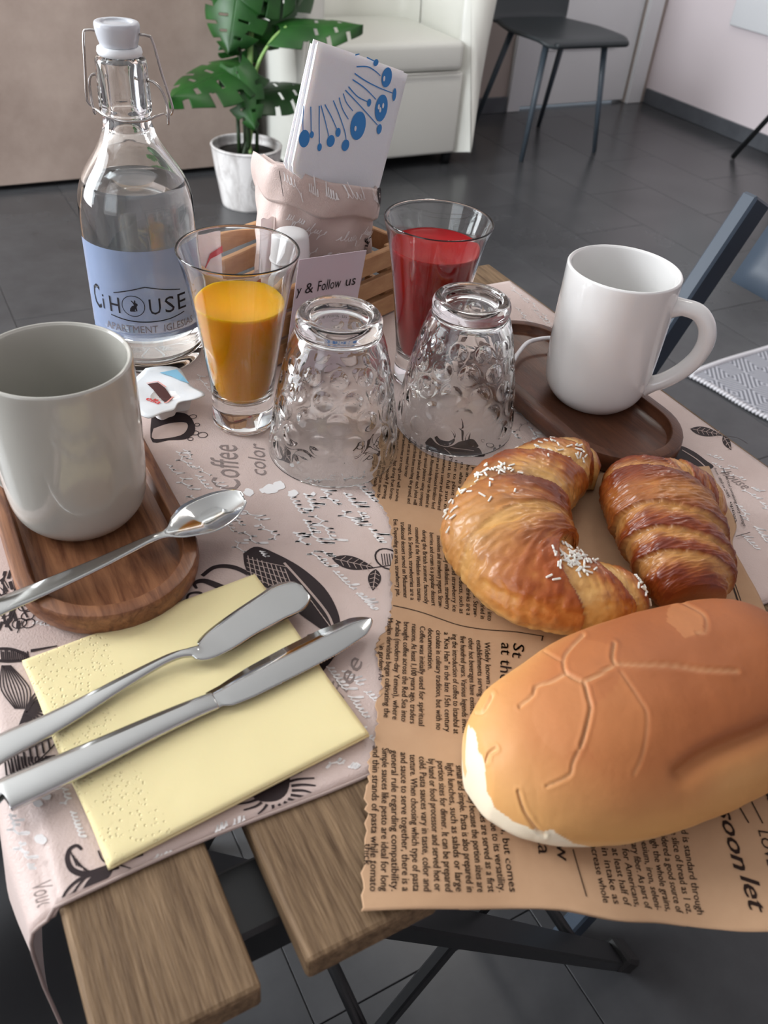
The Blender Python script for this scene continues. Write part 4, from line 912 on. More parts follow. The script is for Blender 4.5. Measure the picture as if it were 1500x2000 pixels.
# ================================================================== BREAD ROLL AND CROISSANTS
def vnoise(P, s, o=4): return np.array([mnoise.fractal(Vector((p[0]*s, p[1]*s, p[2]*s)), 1.0, 2.0, o) for p in P])
def mixc(a, b, t): a = np.array(lin(a)[:3] if isinstance(a, str) else a); b = np.array(lin(b)[:3] if isinstance(b, str) else b); t = np.clip(t, 0, 1)[:, None]; return a*(1-t)+b*t
def mixa(A, b, t): b = np.array(lin(b)[:3]); t = np.clip(t, 0, 1)[:, None]; return A*(1-t)+b*t
def segd(P, poly):
    d = np.full(len(P), 9e9)
    for a, b in zip(poly[:-1], poly[1:]):
        a = np.array(a); b = np.array(b); ab = b-a; t = np.clip(((P-a)@ab)/(ab@ab), 0, 1); d = np.minimum(d, np.linalg.norm(P-a-t[:, None]*ab, axis=1))
    return d
BZ = KZ+.0006
def bread():
    NS = 340; sp_ = cat([(.159, .162), (.176, .157), (.207, .1495), (.244, .1450), (.281, .1420), (.319, .1405), (.354, .140)], NS)
    tt = np.linspace(0, 1, NS)
    qq = cat([(a, b, 0) for a, b in zip([.016, .035, .047, .0510, .0500, .0440, .020], [.028, .043, .055, .059, .059, .055, .030])], NS); W_ = qq[:, 0]*np.minimum(1, (tt/.05+.02))**.5
    Hh = qq[:, 1]*(.55+.45*np.minimum(1, tt/.06)**.6)
    W_ = np.convolve(np.pad(W_, 4, 'edge'), np.ones(9)/9, 'valid'); Hh = np.convolve(np.pad(Hh, 4, 'edge'), np.ones(9)/9, 'valid')
    W_[0] = .001; W_[-1] = .001
    T = np.gradient(sp_, axis=0); T /= np.linalg.norm(T, axis=1)[:, None]; N = np.stack([-T[:, 1], T[:, 0]], -1)
    nv = 240; V = []; U = []; A_ = []
    for i in range(NS):
        for j in range(nv):
            a = 2*PI*j/nv; c, s = math.cos(a), math.sin(a)
            x = W_[i]*abs(c)**.86*(1 if c > 0 else -1)
            zc = .36*Hh[i]; z = zc+(Hh[i]-zc)*abs(s)**.92 if s > 0 else zc-(zc)*min(1, abs(s)**.75)
            V.append((sp_[i][0]+N[i][0]*x, sp_[i][1]+N[i][1]*x, BZ+z)); U.append(tt[i]); A_.append(a)
    V = np.array(V); U = np.array(U); A_ = np.array(A_); S = np.sin(A_); Cc = np.cos(A_)
    n1 = vnoise(V, 18, 3); n2 = vnoise(V, 70, 3)
    Nn = np.stack([N[np.repeat(np.arange(NS), nv)][:, 0]*Cc, N[np.repeat(np.arange(NS), nv)][:, 1]*Cc, S], -1)
    D3 = V-np.array([0, 0, CZ]); dep = D3@FW; Q = np.stack([750+F_PX*(D3@RT)/dep, 1000-F_PX*(D3@UP)/dep], -1)
    fc_ = (Nn*D3).sum(1) < .02            # upper and near side, where the crust pattern is laid out
    cr_ = [([(1200, 1258), (1196, 1285), (1201, 1297)], 1), ([(1201, 1297), (1176, 1314), (1142, 1332)], 1), ([(1142, 1332), (1122, 1324), (1105, 1313), (1101, 1290), (1110, 1270), (1140, 1240)], .8),
           ([(1105, 1315), (1078, 1330), (1048, 1340), (1040, 1358), (1015, 1378)], .9), ([(1142, 1332), (1149, 1362), (1153, 1385), (1143, 1430), (1134, 1458)], 1.2), ([(1134, 1458), (1119, 1490), (1112, 1514), (1068, 1536)], .5),
           ([(1201, 1297), (1250, 1300), (1310, 1300), (1380, 1309), (1440, 1311)], .5), ([(900, 1383), (925, 1391), (942, 1391), (955, 1371), (962, 1356)], 1.4), ([(950, 1488), (955, 1472), (968, 1463)], 1.4),
           ([(1012, 1545), (1025, 1585), (1048, 1618), (1062, 1628)], .9), ([(1213, 1312), (1250, 1368), (1264, 1402), (1256, 1470), (1238, 1512)], .28), ([(1300, 1168), (1330, 1176), (1375, 1200), (1379, 1232), (1362, 1236)], .4), ([(1060, 1268), (1100, 1292)], .3)]
    crack = np.zeros(len(V)); lip = np.zeros(len(V))
    for P_, am in cr_: d_ = segd(Q, cat(P_, 24))*(2.6/3.8 if P_[-1][0] == 1440 else .93); crack = np.maximum(crack, am*np.exp(-(d_/2.6)**2)); lip = np.maximum(lip, am*np.exp(-((d_-6)/3.5)**2))
    crack *= fc_; lip *= fc_
    fp = cat([(1335, 1512), (1370, 1486), (1420, 1462), (1500, 1428), (1600, 1380)], 40); fo = segd(Q, fp); fold = np.exp(-(fo/20)**2)*fc_
    below = Q[:, 1]-np.interp(Q[:, 0], fp[:, 0], fp[:, 1], left=9999); bulge = np.exp(-((below-75)/48)**2)*(Q[:, 0] > 1330)*np.clip((Q[:, 0]-1330)/90, 0, 1)*fc_
    end = np.clip(U/.06, 0, 1)*np.clip((1-U)/.06, 0, 1)
    disp = (.0012*n1+.00025*n2)*end-.0013*np.minimum(crack, 1.2)+.00035*lip-.0040*fold+.0018*bulge
    V = V+Nn*disp[:, None]; V[:, 2] = np.maximum(V[:, 2], BZ)
    Zr = (V[:, 2]-BZ)/.060
    def inpoly(Q, P_):
        c = np.zeros(len(Q), bool); P_ = np.array(P_, float)
        for a, b in zip(P_, np.roll(P_, -1, 0)):
            k = (a[1] > Q[:, 1]) != (b[1] > Q[:, 1]); x_ = (b[0]-a[0])*(Q[:, 1]-a[1])/(b[1]-a[1]+1e-9)+a[0]; c ^= k & (Q[:, 0] < x_)
        return c
    Qw = Q+np.stack([n2*9, n1*9], -1)
    top = np.clip((Zr-.42)/.40+.20*n1, 0, 1)*np.clip(.15+U/.22, 0, 1)
    col = mixc('dba668', 'b97647', top); col = mixa(col, '9f5c35', np.clip(top*1.2-.35, 0, 1)*np.clip((U-.22)/.30, 0, 1)*.95)
    for P_, c_, am in (([(1108, 1275), (1142, 1248), (1195, 1262), (1201, 1297), (1142, 1332), (1103, 1312)], 'b87446', .55), ([(1048, 1342), (1105, 1316), (1142, 1334), (1153, 1386), (1135, 1458), (1100, 1478), (1060, 1450), (1035, 1400)], 'c58655', .5),
                      ([(1320, 1180), (1372, 1200), (1378, 1235), (1340, 1245), (1300, 1215)], 'c98a5a', .5), ([(1264, 1402), (1256, 1470), (1238, 1512), (1170, 1500), (1140, 1450), (1155, 1390), (1215, 1320)], 'ba7a49', .4)):
        col = mixa(col, c_, inpoly(Qw, P_)*fc_*am)
    pal = np.clip((.32-Zr)/.12, 0, 1); col = mixa(col, 'e6c48f', pal*.8); col = mixa(col, 'd9a468', bulge*.8)
    wp = [(860, 1412), (912, 1412), (932, 1456), (944, 1500), (956, 1545), (968, 1578), (1006, 1606), (1054, 1626), (1080, 1622), (1116, 1648), (1190, 1662), (1190, 1750), (800, 1750), (800, 1412)]
    wht = np.maximum(inpoly(Qw, wp)*fc_*(Zr < .75), np.clip((.06-Zr)/.03, 0, 1)); wht = np.maximum(wht, (~fc_)*np.clip((.12-Zr)/.03, 0, 1)); col = mixa(col, 'eee4cc', wht)
    col = mixa(col, 'edc595', np.minimum(crack, 1)*.5); col = mixa(col, '8f5530', fold*.3)  # pale cracks; shade of the crease put into the crust colour
    Fc = [[i*nv+j, i*nv+(j+1) % nv, (i+1)*nv+(j+1) % nv, (i+1)*nv+j] for i in range(NS-1) for j in range(nv)]
    Fc = [f[::-1] for f in Fc]; Fc.append(list(range(nv))); Fc.append([(NS-1)*nv+j for j in range(nv)][::-1])
    return V, Fc, col
BRM = mat('bread_crust', rough=.52, spec=.35, attr='tint', sss=.06, bump=.12, bscale=350)
V, Fc, col = bread(); br = obj('bread_roll', V, Fc, BRM, col=col*np.array([.93, .90, .88])); tag(br, 'smooth tan bread roll with cracked crust, biggest of the pastries', 'bread')
def croissant(spine, ru, rh, bands, slant, seed, dark_=0., zb=BZ, pale_side=1., n=340, nv=170, nib=None):
    S3 = cat(spine, n); t = np.linspace(0, 1, n); m = len(spine); ti = np.linspace(0, 1, m)
    R = cat([(a, b, 0) for a, b in zip(ru, rh)], n); W_ = np.maximum(R[:, 0], .001); Hh = np.maximum(R[:, 1], .001)
    T = np.gradient(S3[:, :2], axis=0); T /= np.linalg.norm(T, axis=1)[:, None]; N = np.stack([-T[:, 1], T[:, 0]], -1)
    U = np.repeat(t, nv); A_ = np.tile(2*PI*np.arange(nv)/nv, n); Cc = np.cos(A_); S = np.sin(A_)
    P0 = np.stack([U*40, Cc*2, S*2], -1)
    j1 = np.array([mnoise.noise(Vector((u*3+seed, c*1.2, s))) for u, c, s in zip(U, Cc, S)])
    ph = U*1.0+slant*Cc*.06+.010*j1
    band = np.zeros(len(U)); saw = np.zeros(len(U)); ed = np.array(sorted(bands)); half = .5
    # layers step outwards towards the middle of the roll
    mid = .5; k = np.searchsorted(ed, ph); lo = np.where(k > 0, ed[np.maximum(k-1, 0)], 0); hi = np.where(k < len(ed), ed[np.minimum(k, len(ed)-1)], 1)
    f = np.clip((ph-lo)/np.maximum(hi-lo, 1e-6), 0, 1); f2 = np.where(ph < mid, f, 1-f)     # 0 at the outer end of a layer, 1 next to the step up
    step = np.where((ph < mid), -f2, -f2)
    ridge = 1-f2**1.5
    fine = np.array([mnoise.fractal(Vector((u*95+c*2+seed, c*3.0, s*3.0)), 1, 2, 5) for u, c, s in zip(U, Cc, S)])
    rough = np.array([mnoise.fractal(Vector((u*16+seed, c*2.2+3, s*2.2)), 1, 2, 3) for u, c, s in zip(U, Cc, S)])
    env = np.clip(np.minimum(U, 1-U)/.05, 0, 1)
    sc = 1+(.120*ridge-.07+.045*rough+.034*fine)*env
    x = W_.repeat(nv)*np.sign(Cc)*np.abs(Cc)**.95*sc; zc = Hh.repeat(nv)
    z = np.where(S > 0, zc*.42+zc*.58*np.abs(S)**.95*sc, zc*.42*(1-np.minimum(1, np.abs(S)**.8*1.05)))
    B = S3[:, :2].repeat(nv, axis=0); NN = N.repeat(nv, axis=0)
    V = np.stack([B[:, 0]+NN[:, 0]*x, B[:, 1]+NN[:, 1]*x, np.maximum(zb, zb+z+(S3[:, 2].repeat(nv)-zb))], -1)
    crest = np.clip(ridge*1.3-.30+.35*fine+.3*rough, 0, 1); hgt = np.clip(S*.7+.45, 0, 1)
    col = mixc('e0b067', 'c97f38', crest); col = mixa(col, 'a5501f', np.clip(crest*hgt*1.3-.35+dark_, 0, 1)*.9)
    col = mixa(col, '7a3216', np.clip(crest*hgt-.62+.4*rough+dark_*.8, 0, 1)); col = mixa(col, 'e9c98a', np.clip(f2*1.5-.75+.5*fine, 0, 1)*.65*(1-.6*dark_))
    col = mixa(col, 'e8cf8e', np.clip(-S*1.5+.12+.4*fine, 0, 1)*.8*pale_side); col = mixa(col, '8a3f1c', np.clip(fine-.30, 0, 1)*.8)
    for (u0, a0, su, sa, cc, am) in (nib or []):
        da = (A_-a0+PI) % (2*PI)-PI; col = mixa(col, cc, am*np.exp(-((U-u0)/su)**2-(da/sa)**2)**.5*np.clip(1.2+fine, 0, 1))
    Fc = [[i*nv+(j+1) % nv, i*nv+j, (i+1)*nv+j, (i+1)*nv+(j+1) % nv] for i in range(n-1) for j in range(nv)]
    Fc.append(list(range(nv))); Fc.append([(n-1)*nv+j for j in range(nv)][::-1])
    return V, Fc, col, (n, nv)
CRM = mat('croissant_crust', rough=.36, spec=.5, attr='tint', coat=.25, bump=.5, bscale=220)
ZP = BZ
c1 = empty('croissant', (.255, .272, ZP), 'curved golden croissant sprinkled with white sugar nibs, left of the two', 'croissant', 'croissants on the kraft sheet')
s1 = [(x, y, ZP) for x, y in ((.362, .316), (.356, .323), (.345, .328), (.318, .322), (.290, .309), (.268, .289), (.259, .268), (.259, .248), (.273, .230), (.293, .221), (.306, .217), (.313, .216))]
V, Fc, col, (cn, cv) = croissant(s1, [.006, .0150, .0205, .027, .0325, .0370, .0370, .0325, .0245, .019, .014, .004], [.018, .028, .034, .038, .043, .047, .047, .042, .036, .030, .024, .008], [.08, .18, .27, .40, .68, .80, .90], 1.0, 3.3, dark_=.02, nib=[(.74, 5.2, .05, .9, 'd9cf95', 1.), (.40, 1.5, .022, 1.2, '6e2a16', .9), (.66, 1.5, .035, .8, 'b4571f', .6), (.52, 2.4, .06, .7, 'ddb06e', .6), (.95, 1.6, .05, 2.0, '99481f', .8)])
c1b = obj('crust', V, Fc, CRM, c1, col=col*np.array([.92, .86, .80]))
V1 = V
# sugar nibs: each its own part
def nibs(parent, V, cn, cv, spots, n, seed, m):
    r = random.Random(seed); base = None
    for k in range(n):
        u0, a0, du, da = spots[k % len(spots)] if k < n*.8 else r.choice(spots)
        u = min(.98, max(.02, r.gauss(u0, du))); a = r.gauss(a0, da) % (2*PI); i = int(u*(cn-1)); j = int(a/(2*PI)*cv) % cv
        p = V[i*cv+j]; nrm = np.cross(V[min(i+1, cn-1)*cv+j]-V[i*cv+j], V[i*cv+(j+1) % cv]-V[i*cv+j]); nrm = nrm/(np.linalg.norm(nrm)+1e-12)
        if nrm[2] < 0: nrm = -nrm
        b = r.uniform(0, PI); tdir = np.cross(nrm, [math.cos(b), math.sin(b), .1]); tdir /= np.linalg.norm(tdir); tdir = tdir+nrm*r.uniform(-.1, .35); tdir /= np.linalg.norm(tdir)
        if base is None:
            g = tube([(-.0021, 0, 0), (-.0018, 0, 0), (.0018, 0, 0), (.0021, 0, 0)], [.0003, .00062, .00062, .0003], 6)
            me = bpy.data.meshes.new('sugar_nib'); me.from_pydata([tuple(map(float, v)) for v in g[0]], [], g[1]); me.materials.append(m); base = me
        o = bpy.data.objects.new('sugar_nib', base); COL.objects.link(o); o.parent = parent
        y = np.cross(nrm, tdir); y /= np.linalg.norm(y); z = np.cross(tdir, y); s_ = r.uniform(.75, 1.25)
        q = p+nrm*.0006-ORG[parent.name]
        o.matrix_local = Matrix(((tdir[0]*s_, y[0], z[0], q[0]), (tdir[1]*s_, y[1], z[1], q[1]), (tdir[2]*s_, y[2], z[2], q[2]), (0, 0, 0, 1)))
SUG = mat('white_sugar', 'f4eee2', .5, sss=.2)
nibs(c1, V1, cn, cv, [(.715, 1.35, .022, .22), (.70, 1.60, .022, .20)], 70, 5, SUG)
nibs(c1, V1, cn, cv, [(.90, 1.75, .012, .25)], 18, 6, SUG)
nibs(c1, V1, cn, cv, [(.38, 1.9, .012, .25), (.40, 2.2, .012, .2), (.43, 2.5, .015, .2), (.46, 2.8, .02, .12)], 60, 7, SUG)
nibs(c1, V1, cn, cv, [(.26, 1.9, .02, .3), (.20, 1.2, .02, .3)], 26, 8, SUG)
nibs(c1, V1, cn, cv, [(.46, 1.9, .03, .3)], 5, 9, SUG)
c2 = empty('croissant', (.362, .258, ZP), 'straighter dark-baked glossy croissant without sugar, right of the two', 'croissant', 'croissants on the kraft sheet')
s2 = [(x, y, ZP) for x, y in ((.386, .317), (.384, .308), (.376, .290), (.367, .268), (.358, .247), (.349, .227), (.342, .211), (.338, .200))]
V, Fc, col, _ = croissant(s2, [.005, .017, .027, .0325, .0325, .030, .027, .018], [.012, .026, .038, .043, .044, .040, .035, .024], [.10, .22, .36, .60, .72, .84], -1.2, 8.1, dark_=.52, pale_side=.2, nib=[(.52, 1.2, .05, .8, 'dba45c', .8), (.47, 2.6, .05, .4, 'c58a45', .5)])
obj('crust', V, Fc, CRM, c2, col=col*np.array([.70, .56, .48]))
s3_ = [(.380, .284, ZP+.012), (.393, .277, ZP+.010), (.406, .269, ZP+.007), (.417, .262, ZP+.004), (.423, .257, ZP+.002)]
V, Fc, col, _ = croissant(s3_, [.016, .0165, .0145, .010, .002], [.026, .027, .024, .017, .006], [.3, .62], 1., 5.5, dark_=.12, n=90, nv=90)
obj('rolled_tip', V, Fc, CRM, c2, col=col*np.array([.74, .60, .52]))
# ================================================================== BACKGROUND FURNITURE
# ------------------------------------------------------------------ white tub armchair
LEA = mat('white_leatherette', 'dfe0d8', .38, spec=.45, bump=.12, bscale=240)
ac = empty('armchair', (1.68, 3.1, 0), 'white leatherette tub armchair with buttoned back behind the napkins', 'armchair')
X0, X1, YF, YB = 1.275, 2.055, 2.885, 3.47
xm = (X0+X1)/2
def tub(x, zt):    # outer outline of the chair in plan, from front-left round the back to front-right
    return x
def tubwall():
    out = []; inn = []
    th = .105
    pts = [(X0+.012, YF), (X0, YF+.08), (X0, YB-.25), (X0+.07, YB-.07), (X0+.24, YB), (xm, YB+.012), (X1-.24, YB), (X1-.07, YB-.07), (X1, YB-.25), (X1, YF+.08), (X1-.012, YF)]
    q = cat(pts, 90); T = np.gradient(q, axis=0); T /= np.linalg.norm(T, axis=1)[:, None]; N = np.stack([T[:, 1], -T[:, 0]], -1)  # inwards
    V = []; lev = [(0, .05), (.004, .042), (0, .07), (0, .30), (-.008, .45), (-.018, None), (.012, 'a'), (.05, 'b'), (.088, 'a'), (th, 'c'), (th, .44), (th, .30), (th, .05)]
    n = len(q)
    for k, (ins, z) in enumerate(lev):
        for i in range(n):
            s = abs(2*i/(n-1)-1); top = .62+.15*(1-min(1, max(0, (s-.25)/.55)))
            zz = {None: top-.04, 'a': top-.008, 'b': top, 'c': top-.045}.get(z, z) if not isinstance(z, float) else z
            flare = 0
            p = q[i]+N[i]*ins; V.append((p[0], p[1], zz))
    Fc = []
    for k in range(len(lev)-1):
        for i in range(n-1): Fc.append([k*n+i, k*n+i+1, (k+1)*n+i+1, (k+1)*n+i])
    for k in (0, n-1): Fc.append([j*n+k for j in range(len(lev))] if k == 0 else [j*n+k for j in range(len(lev))][::-1])
    return V, Fc
V, Fc = tubwall(); obj('arm_and_back_shell', V, [f[::-1] for f in Fc], LEA, ac)
obj('front_base', *box(X0+.09, YF+.002, .05, X1-.09, YB-.1, .345, .014, 3), LEA, ac)
obj('seat_cushion', *box(X0+.108, YF-.012, .348, X1-.108, YB-.13, .448, .022, 4), LEA, ac)
bc = cat([(X0+.10, YB-.22), (X0+.16, YB-.12), (xm, YB-.085), (X1-.16, YB-.12), (X1-.10, YB-.22)], 60)
btn = []
for zi, z in enumerate((.54, .66)):
    for k in range(5): s = (k+.5*(zi % 2)+.6)/5.4; i = int(s*59); btn.append((bc[i][0], bc[i][1], z))
def backpad(u, v):
    i = u*59; k = int(min(i, 58)); p = bc[k]*(1-(i-k))+bc[k+1]*(i-k); z = .43+v*.32; d = min(math.dist((p[0], p[1], z), b) for b in btn)
    o = .028*(1-math.exp(-(d/.05)**2)); return (p[0]-(p[0]-xm)*.04, p[1]-.012-o, z)
obj('buttoned_back', *grid(backpad, 70, 34), LEA, ac)
for b in btn: obj('button', *revolve(dense([(0, -.006), (.012, -.004), (.014, 0), (.010, .004), (0, .005)], 2), (b[0]-(b[0]-xm)*.04, b[1]-.014, b[2]), 12), LEA, ac)
obj('piping', *tube([(X0+.115, YF-.010, .346), (X1-.115, YF-.010, .346)], .003, 6), LEA, ac)
for x in (X0+.09, X1-.10):
    for y in (YF+.05, YB-.08): obj('leg', *revolve([(0, 0), (.018, 0), (.024, .05), (.024, .056), (0, .056)], (x, y, 0), 20), BLACKM, ac)
# ------------------------------------------------------------------ anthracite shell chair
SHL = mat('anthracite_plastic', '33383b', .42, spec=.4)
LEGM = mat('slate_metal', '49535c', .35, spec=.5)
dc = empty('shell_chair', (2.47, 3.05, 0), 'anthracite shell chair on slim splayed legs in front of the white door', 'chair')
xc, yf, yb, sh = 2.475, 2.80, 3.21, .452
def shell(u, v):      # u front edge -> top of back, v across
    x = (v-.5)*2
    if u < .5:
        k = u/.5; y = yf+(yb-yf)*k; hw = .205+.02*math.sin(PI*k*.8)-.045*max(0, k-.6)/.4; z = sh-.014*math.exp(-(k/.10)**2)-.012*(1-x*x)*math.sin(PI*k)
        if k < .12: hw -= .030*(1-k/.12)**2
    else:
        k = (u-.5)/.5; a = min(1, k/.28); y = yb+.035*math.sin(a*PI/2)+.075*max(0, k-.15); z = sh+.05*(1-math.cos(a*PI/2))+.36*max(0, k-.12); hw = .180-.04*max(0, .5-abs(k-.18))*0+.028*math.sin(PI*min(1, k*1.1))-.09*max(0, k-.75)
        y -= .03*x*x*math.sin(PI*min(1, k+.1))
    return (xc+x*hw, y, z)
V, Fc = sheet(grid(shell, 50, 26), .013)
obj('seat_shell', V, Fc, SHL, dc)
obj('seat_rim', *tube([shell(.0, v) for v in np.linspace(0.0, 1.0, 20)], .012, 8), SHL, dc)
for (x1_, y1_, x2_, y2_) in ((2.285, 2.868, 2.335, 2.90), (2.685, 2.885, 2.625, 2.90), (2.30, 3.27, 2.345, 3.14), (2.67, 3.27, 2.62, 3.14)):
    obj('leg', *tube([(x1_, y1_, .0), (x2_, y2_, sh-.02)], [.0095, .0135], 12), LEGM, dc)
obj('under_frame', *join(tube([(2.335, 2.90, sh-.022), (2.62, 2.90, sh-.022)], .009, 8), tube([(2.345, 3.14, sh-.022), (2.62, 3.14, sh-.022)], .009, 8), tube([(2.335, 2.90, sh-.022), (2.345, 3.14, sh-.022)], .009, 8), tube([(2.62, 2.90, sh-.022), (2.62, 3.14, sh-.022)], .009, 8)), LEGM, dc)
# ------------------------------------------------------------------ tripod with one leg in view
tr = empty('black_stool', (3.40, 2.42, 0), 'black stool leg reaching in at the right edge before the rose wall', 'stool')
obj('seat', *revolve(dense([(0, .60), (.14, .60), (.15, .61), (.15, .63), (.14, .64), (0, .64)], 2), (3.36, 2.38, 0), 32), BLACKM, tr)
for (x, y) in ((3.272, 2.643), (3.46, 2.56), (3.46, 2.22), (3.24, 2.2)): pass
obj('leg', *tube([(3.272, 2.643, .006), (3.30, 2.50, .28), (3.33, 2.42, .60)], .011, 10), BLACKM, tr)
obj('leg', *tube([(3.48, 2.50, .006), (3.40, 2.42, .60)], .011, 10), BLACKM, tr)
obj('leg', *tube([(3.45, 2.20, .006), (3.39, 2.34, .60)], .011, 10), BLACKM, tr)
obj('leg', *tube([(3.24, 2.16, .006), (3.33, 2.34, .60)], .011, 10), BLACKM, tr)
# ------------------------------------------------------------------ folding chair beside the table
NAVY = mat('blue_black_lacquer', '3a4450', .48, spec=.4, coat=0, bump=.06, bscale=120)
fc = empty('folding_chair', (.72, .43, 0), 'blue-black folding chair drawn up at the table\'s right side, behind the white mug', 'chair')
pa, pb_ = np.array([.872, .652, .768]), np.array([.500, .652, .012])
for y in (.652, .275):
    a = pa.copy(); a[1] = y; b = pb_.copy(); b[1] = y
    obj('back_post', *bar(a, b, .022, .034, .003), NAVY, fc, smooth=False)
    obj('rear_leg', *bar((.60, y-.026 if y > .4 else y+.024, .455), (.975, y-.026 if y > .4 else y+.024, .012), .020, .030, .003), NAVY, fc, smooth=False)
d_ = (pa-pb_)/np.linalg.norm(pa-pb_)
def onpost(s, y, off=0.): p = pb_+(pa-pb_)*s; return (p[0]+off, y, p[2])
def plank(s0_, s1_, off, curve=.0, t=.012):
    def f(u, v):
        y = .272+.345*v; p = onpost(s0_+(s1_-s0_)*u, y, off); n = np.array([d_[2], 0, -d_[0]]); b = curve*math.sin(PI*v); return tuple(np.array(p)+n*b)
    g1 = grid(f, 4, 16); n_ = np.array([d_[2], 0, -d_[0]]); V = [tuple(v) for v in g1[0]]; V2 = [tuple(np.array(v)+n_*t) for v in V]; k = len(V); Fc = [q[::-1] for q in g1[1]]+[[i+k for i in q] for q in g1[1]]; E_ = set()
    for q in g1[1]:
        for a_, b_ in zip(q, q[1:]+q[:1]): E_.add((a_, b_))
    for a_, b_ in E_:
        if (b_, a_) not in E_: Fc.append([a_, b_, b_+k, a_+k])
    return V+V2, Fc
obj('back_slat', *plank(.895, 1.0, -.004, .006), NAVY, fc)
for k in range(5): obj('seat_slat', *box(.595+k*.062, .262, .448, .650+k*.062, .628, .462, .003, 1), NAVY, fc, smooth=False)
obj('seat_rail', *bar((.60, .60, .438), (.895, .60, .438), .016, .018), NAVY, fc, smooth=False); obj('seat_rail', *bar((.60, .29, .438), (.895, .29, .438), .016, .018), NAVY, fc, smooth=False)
obj('cross_bar', *tube([(.54, .25, .115), (.54, .64, .115)], .008, 8), NAVY, fc)
# ------------------------------------------------------------------ grey woven rug
RG = bpy.data.materials.new('diamond_weave'); RG.use_nodes = True; nt = RG.node_tree; pb = nt.nodes['Principled BSDF']; pb.inputs['Roughness'].default_value = .9
tc = nt.nodes.new('ShaderNodeTexCoord'); sx = nt.nodes.new('ShaderNodeSeparateXYZ'); nt.links.new(tc.outputs['Object'], sx.inputs[0])
def mth(op, a, b=None):
    n = nt.nodes.new('ShaderNodeMath'); n.operation = op
    for i, v in enumerate((a, b)):
        if v is None: continue
        if isinstance(v, (int, float)): n.inputs[i].default_value = v
        else: nt.links.new(v, n.inputs[i])
    return n.outputs[0]
fx = mth('PINGPONG', sx.outputs[0], .055); fy = mth('PINGPONG', sx.outputs[1], .065); sm_ = mth('ADD', fx, mth('MULTIPLY', fy, .8)); wv = mth('PINGPONG', sm_, .0070); st = mth('GREATER_THAN', wv, .0035)
mx = nt.nodes.new('ShaderNodeMix'); mx.data_type = 'RGBA'; mx.inputs[6].default_value = lin('b9bbc3'); mx.inputs[7].default_value = lin('6d7078'); nt.links.new(st, mx.inputs[0]); nt.links.new(mx.outputs[2], pb.inputs['Base Color'])
bp = nt.nodes.new('ShaderNodeBump'); bp.inputs['Distance'].default_value = .002; bp.inputs['Strength'].default_value = .6; nt.links.new(wv, bp.inputs['Height']); nt.links.new(bp.outputs[0], pb.inputs['Normal'])
ra, rb_ = np.array([1.690, 1.278]), np.array([1.740, 1.000]); rd = (rb_-ra)/np.linalg.norm(rb_-ra); rn = np.array([.995, .09]); rn = rn/np.linalg.norm(rn)
def rugp(u, v): p = ra+rd*(u*.55)+rn*(v*.80)*1.0; return (p[0]+.004*math.sin(14*u), p[1]+.004*math.sin(9*v), .0075+.001*math.sin(20*u+13*v))
rg = empty('woven_rug', (1.9, 1.1, 0), 'grey and white diamond-weave rug with white hem at the right edge', 'rug')
obj('weave', *sheet(grid(rugp, 50, 50), .0065), RG, rg)
HEMW = mat('white_hem', 'd9d9dd', .85)
obj('hem', *tube([rugp(0, v) for v in np.linspace(0, 1, 40)], .0075, 8), HEMW, rg)
fr = None
for k in range(56):
    p = rugp(k/55, 0); 
    if fr is None: fr = obj('fringe_knot', *tube([(p[0]+.004, p[1], .007), (p[0]-.003, p[1], .007), (p[0]-.009, p[1]+.002, .004)], [.0045, .005, .0025], 6), HEMW, rg); p00 = p
    else: o = bpy.data.objects.new('fringe_knot', fr.data); COL.objects.link(o); o.parent = rg; o.location = (p[0]-p00[0], p[1]-p00[1], 0)
# ------------------------------------------------------------------ black fabric below the table corner
BF = mat('black_fabric', (.012, .014, .017), .7, sheen=.3)
def cush(u, v):
    x = -.42+.40*u; y = -.02+.50*v; e = min(u, 1-u, v, 1-v); z = .46+.035*min(1, e*7)**.5+.010*math.sin(26*x+17*y)+.008*math.sin(40*y-22*x); return (x, y, z)
bs = empty('dark_seat', (-.22, .23, 0), 'seat covered in creased black fabric under the table\'s left corner', 'seat')
obj('seat_cover', *sheet(grid(cush, 60, 60), .07), BF, bs)
for (x, y) in ((-.39, .02), (-.39, .44), (-.06, .02), (-.06, .44)): obj('leg', *tube([(x, y, 0), (x, y, .40)], .012, 10), BLACKM, bs)
# ------------------------------------------------------------------ artificial monstera in a marbled pot
MARB = mat('marbled_ceramic', rough=.45, tex=('b9b5b2', 'eceae8', 9, (3, 3, 1), 8, .35, .6, 1.0))
PC = (1.045, 2.745, 0)
pl = empty('potted_monstera', PC, 'artificial monstera with split green leaves in a white marbled pot on the floor', 'plant')
obj('pot', *revolve(dense([(0, .004), (.070, .004), (.082, 0), (.087, .006), (.096, .06), (.106, .12), (.115, .185), (.117, .192), (.113, .196), (.107, .192), (.103, .165), (.0, .160)], 3), PC, 72), MARB, pl)
obj('soil', *revolve([(0, .150), (.1015, .150), (.1015, .166), (.05, .170), (0, .171)], PC, 40), mat('dark_soil', rough=.95, tex=('12100e', '2e2a24', 60, (1, 1, 1), 4, .3, .7)), pl)
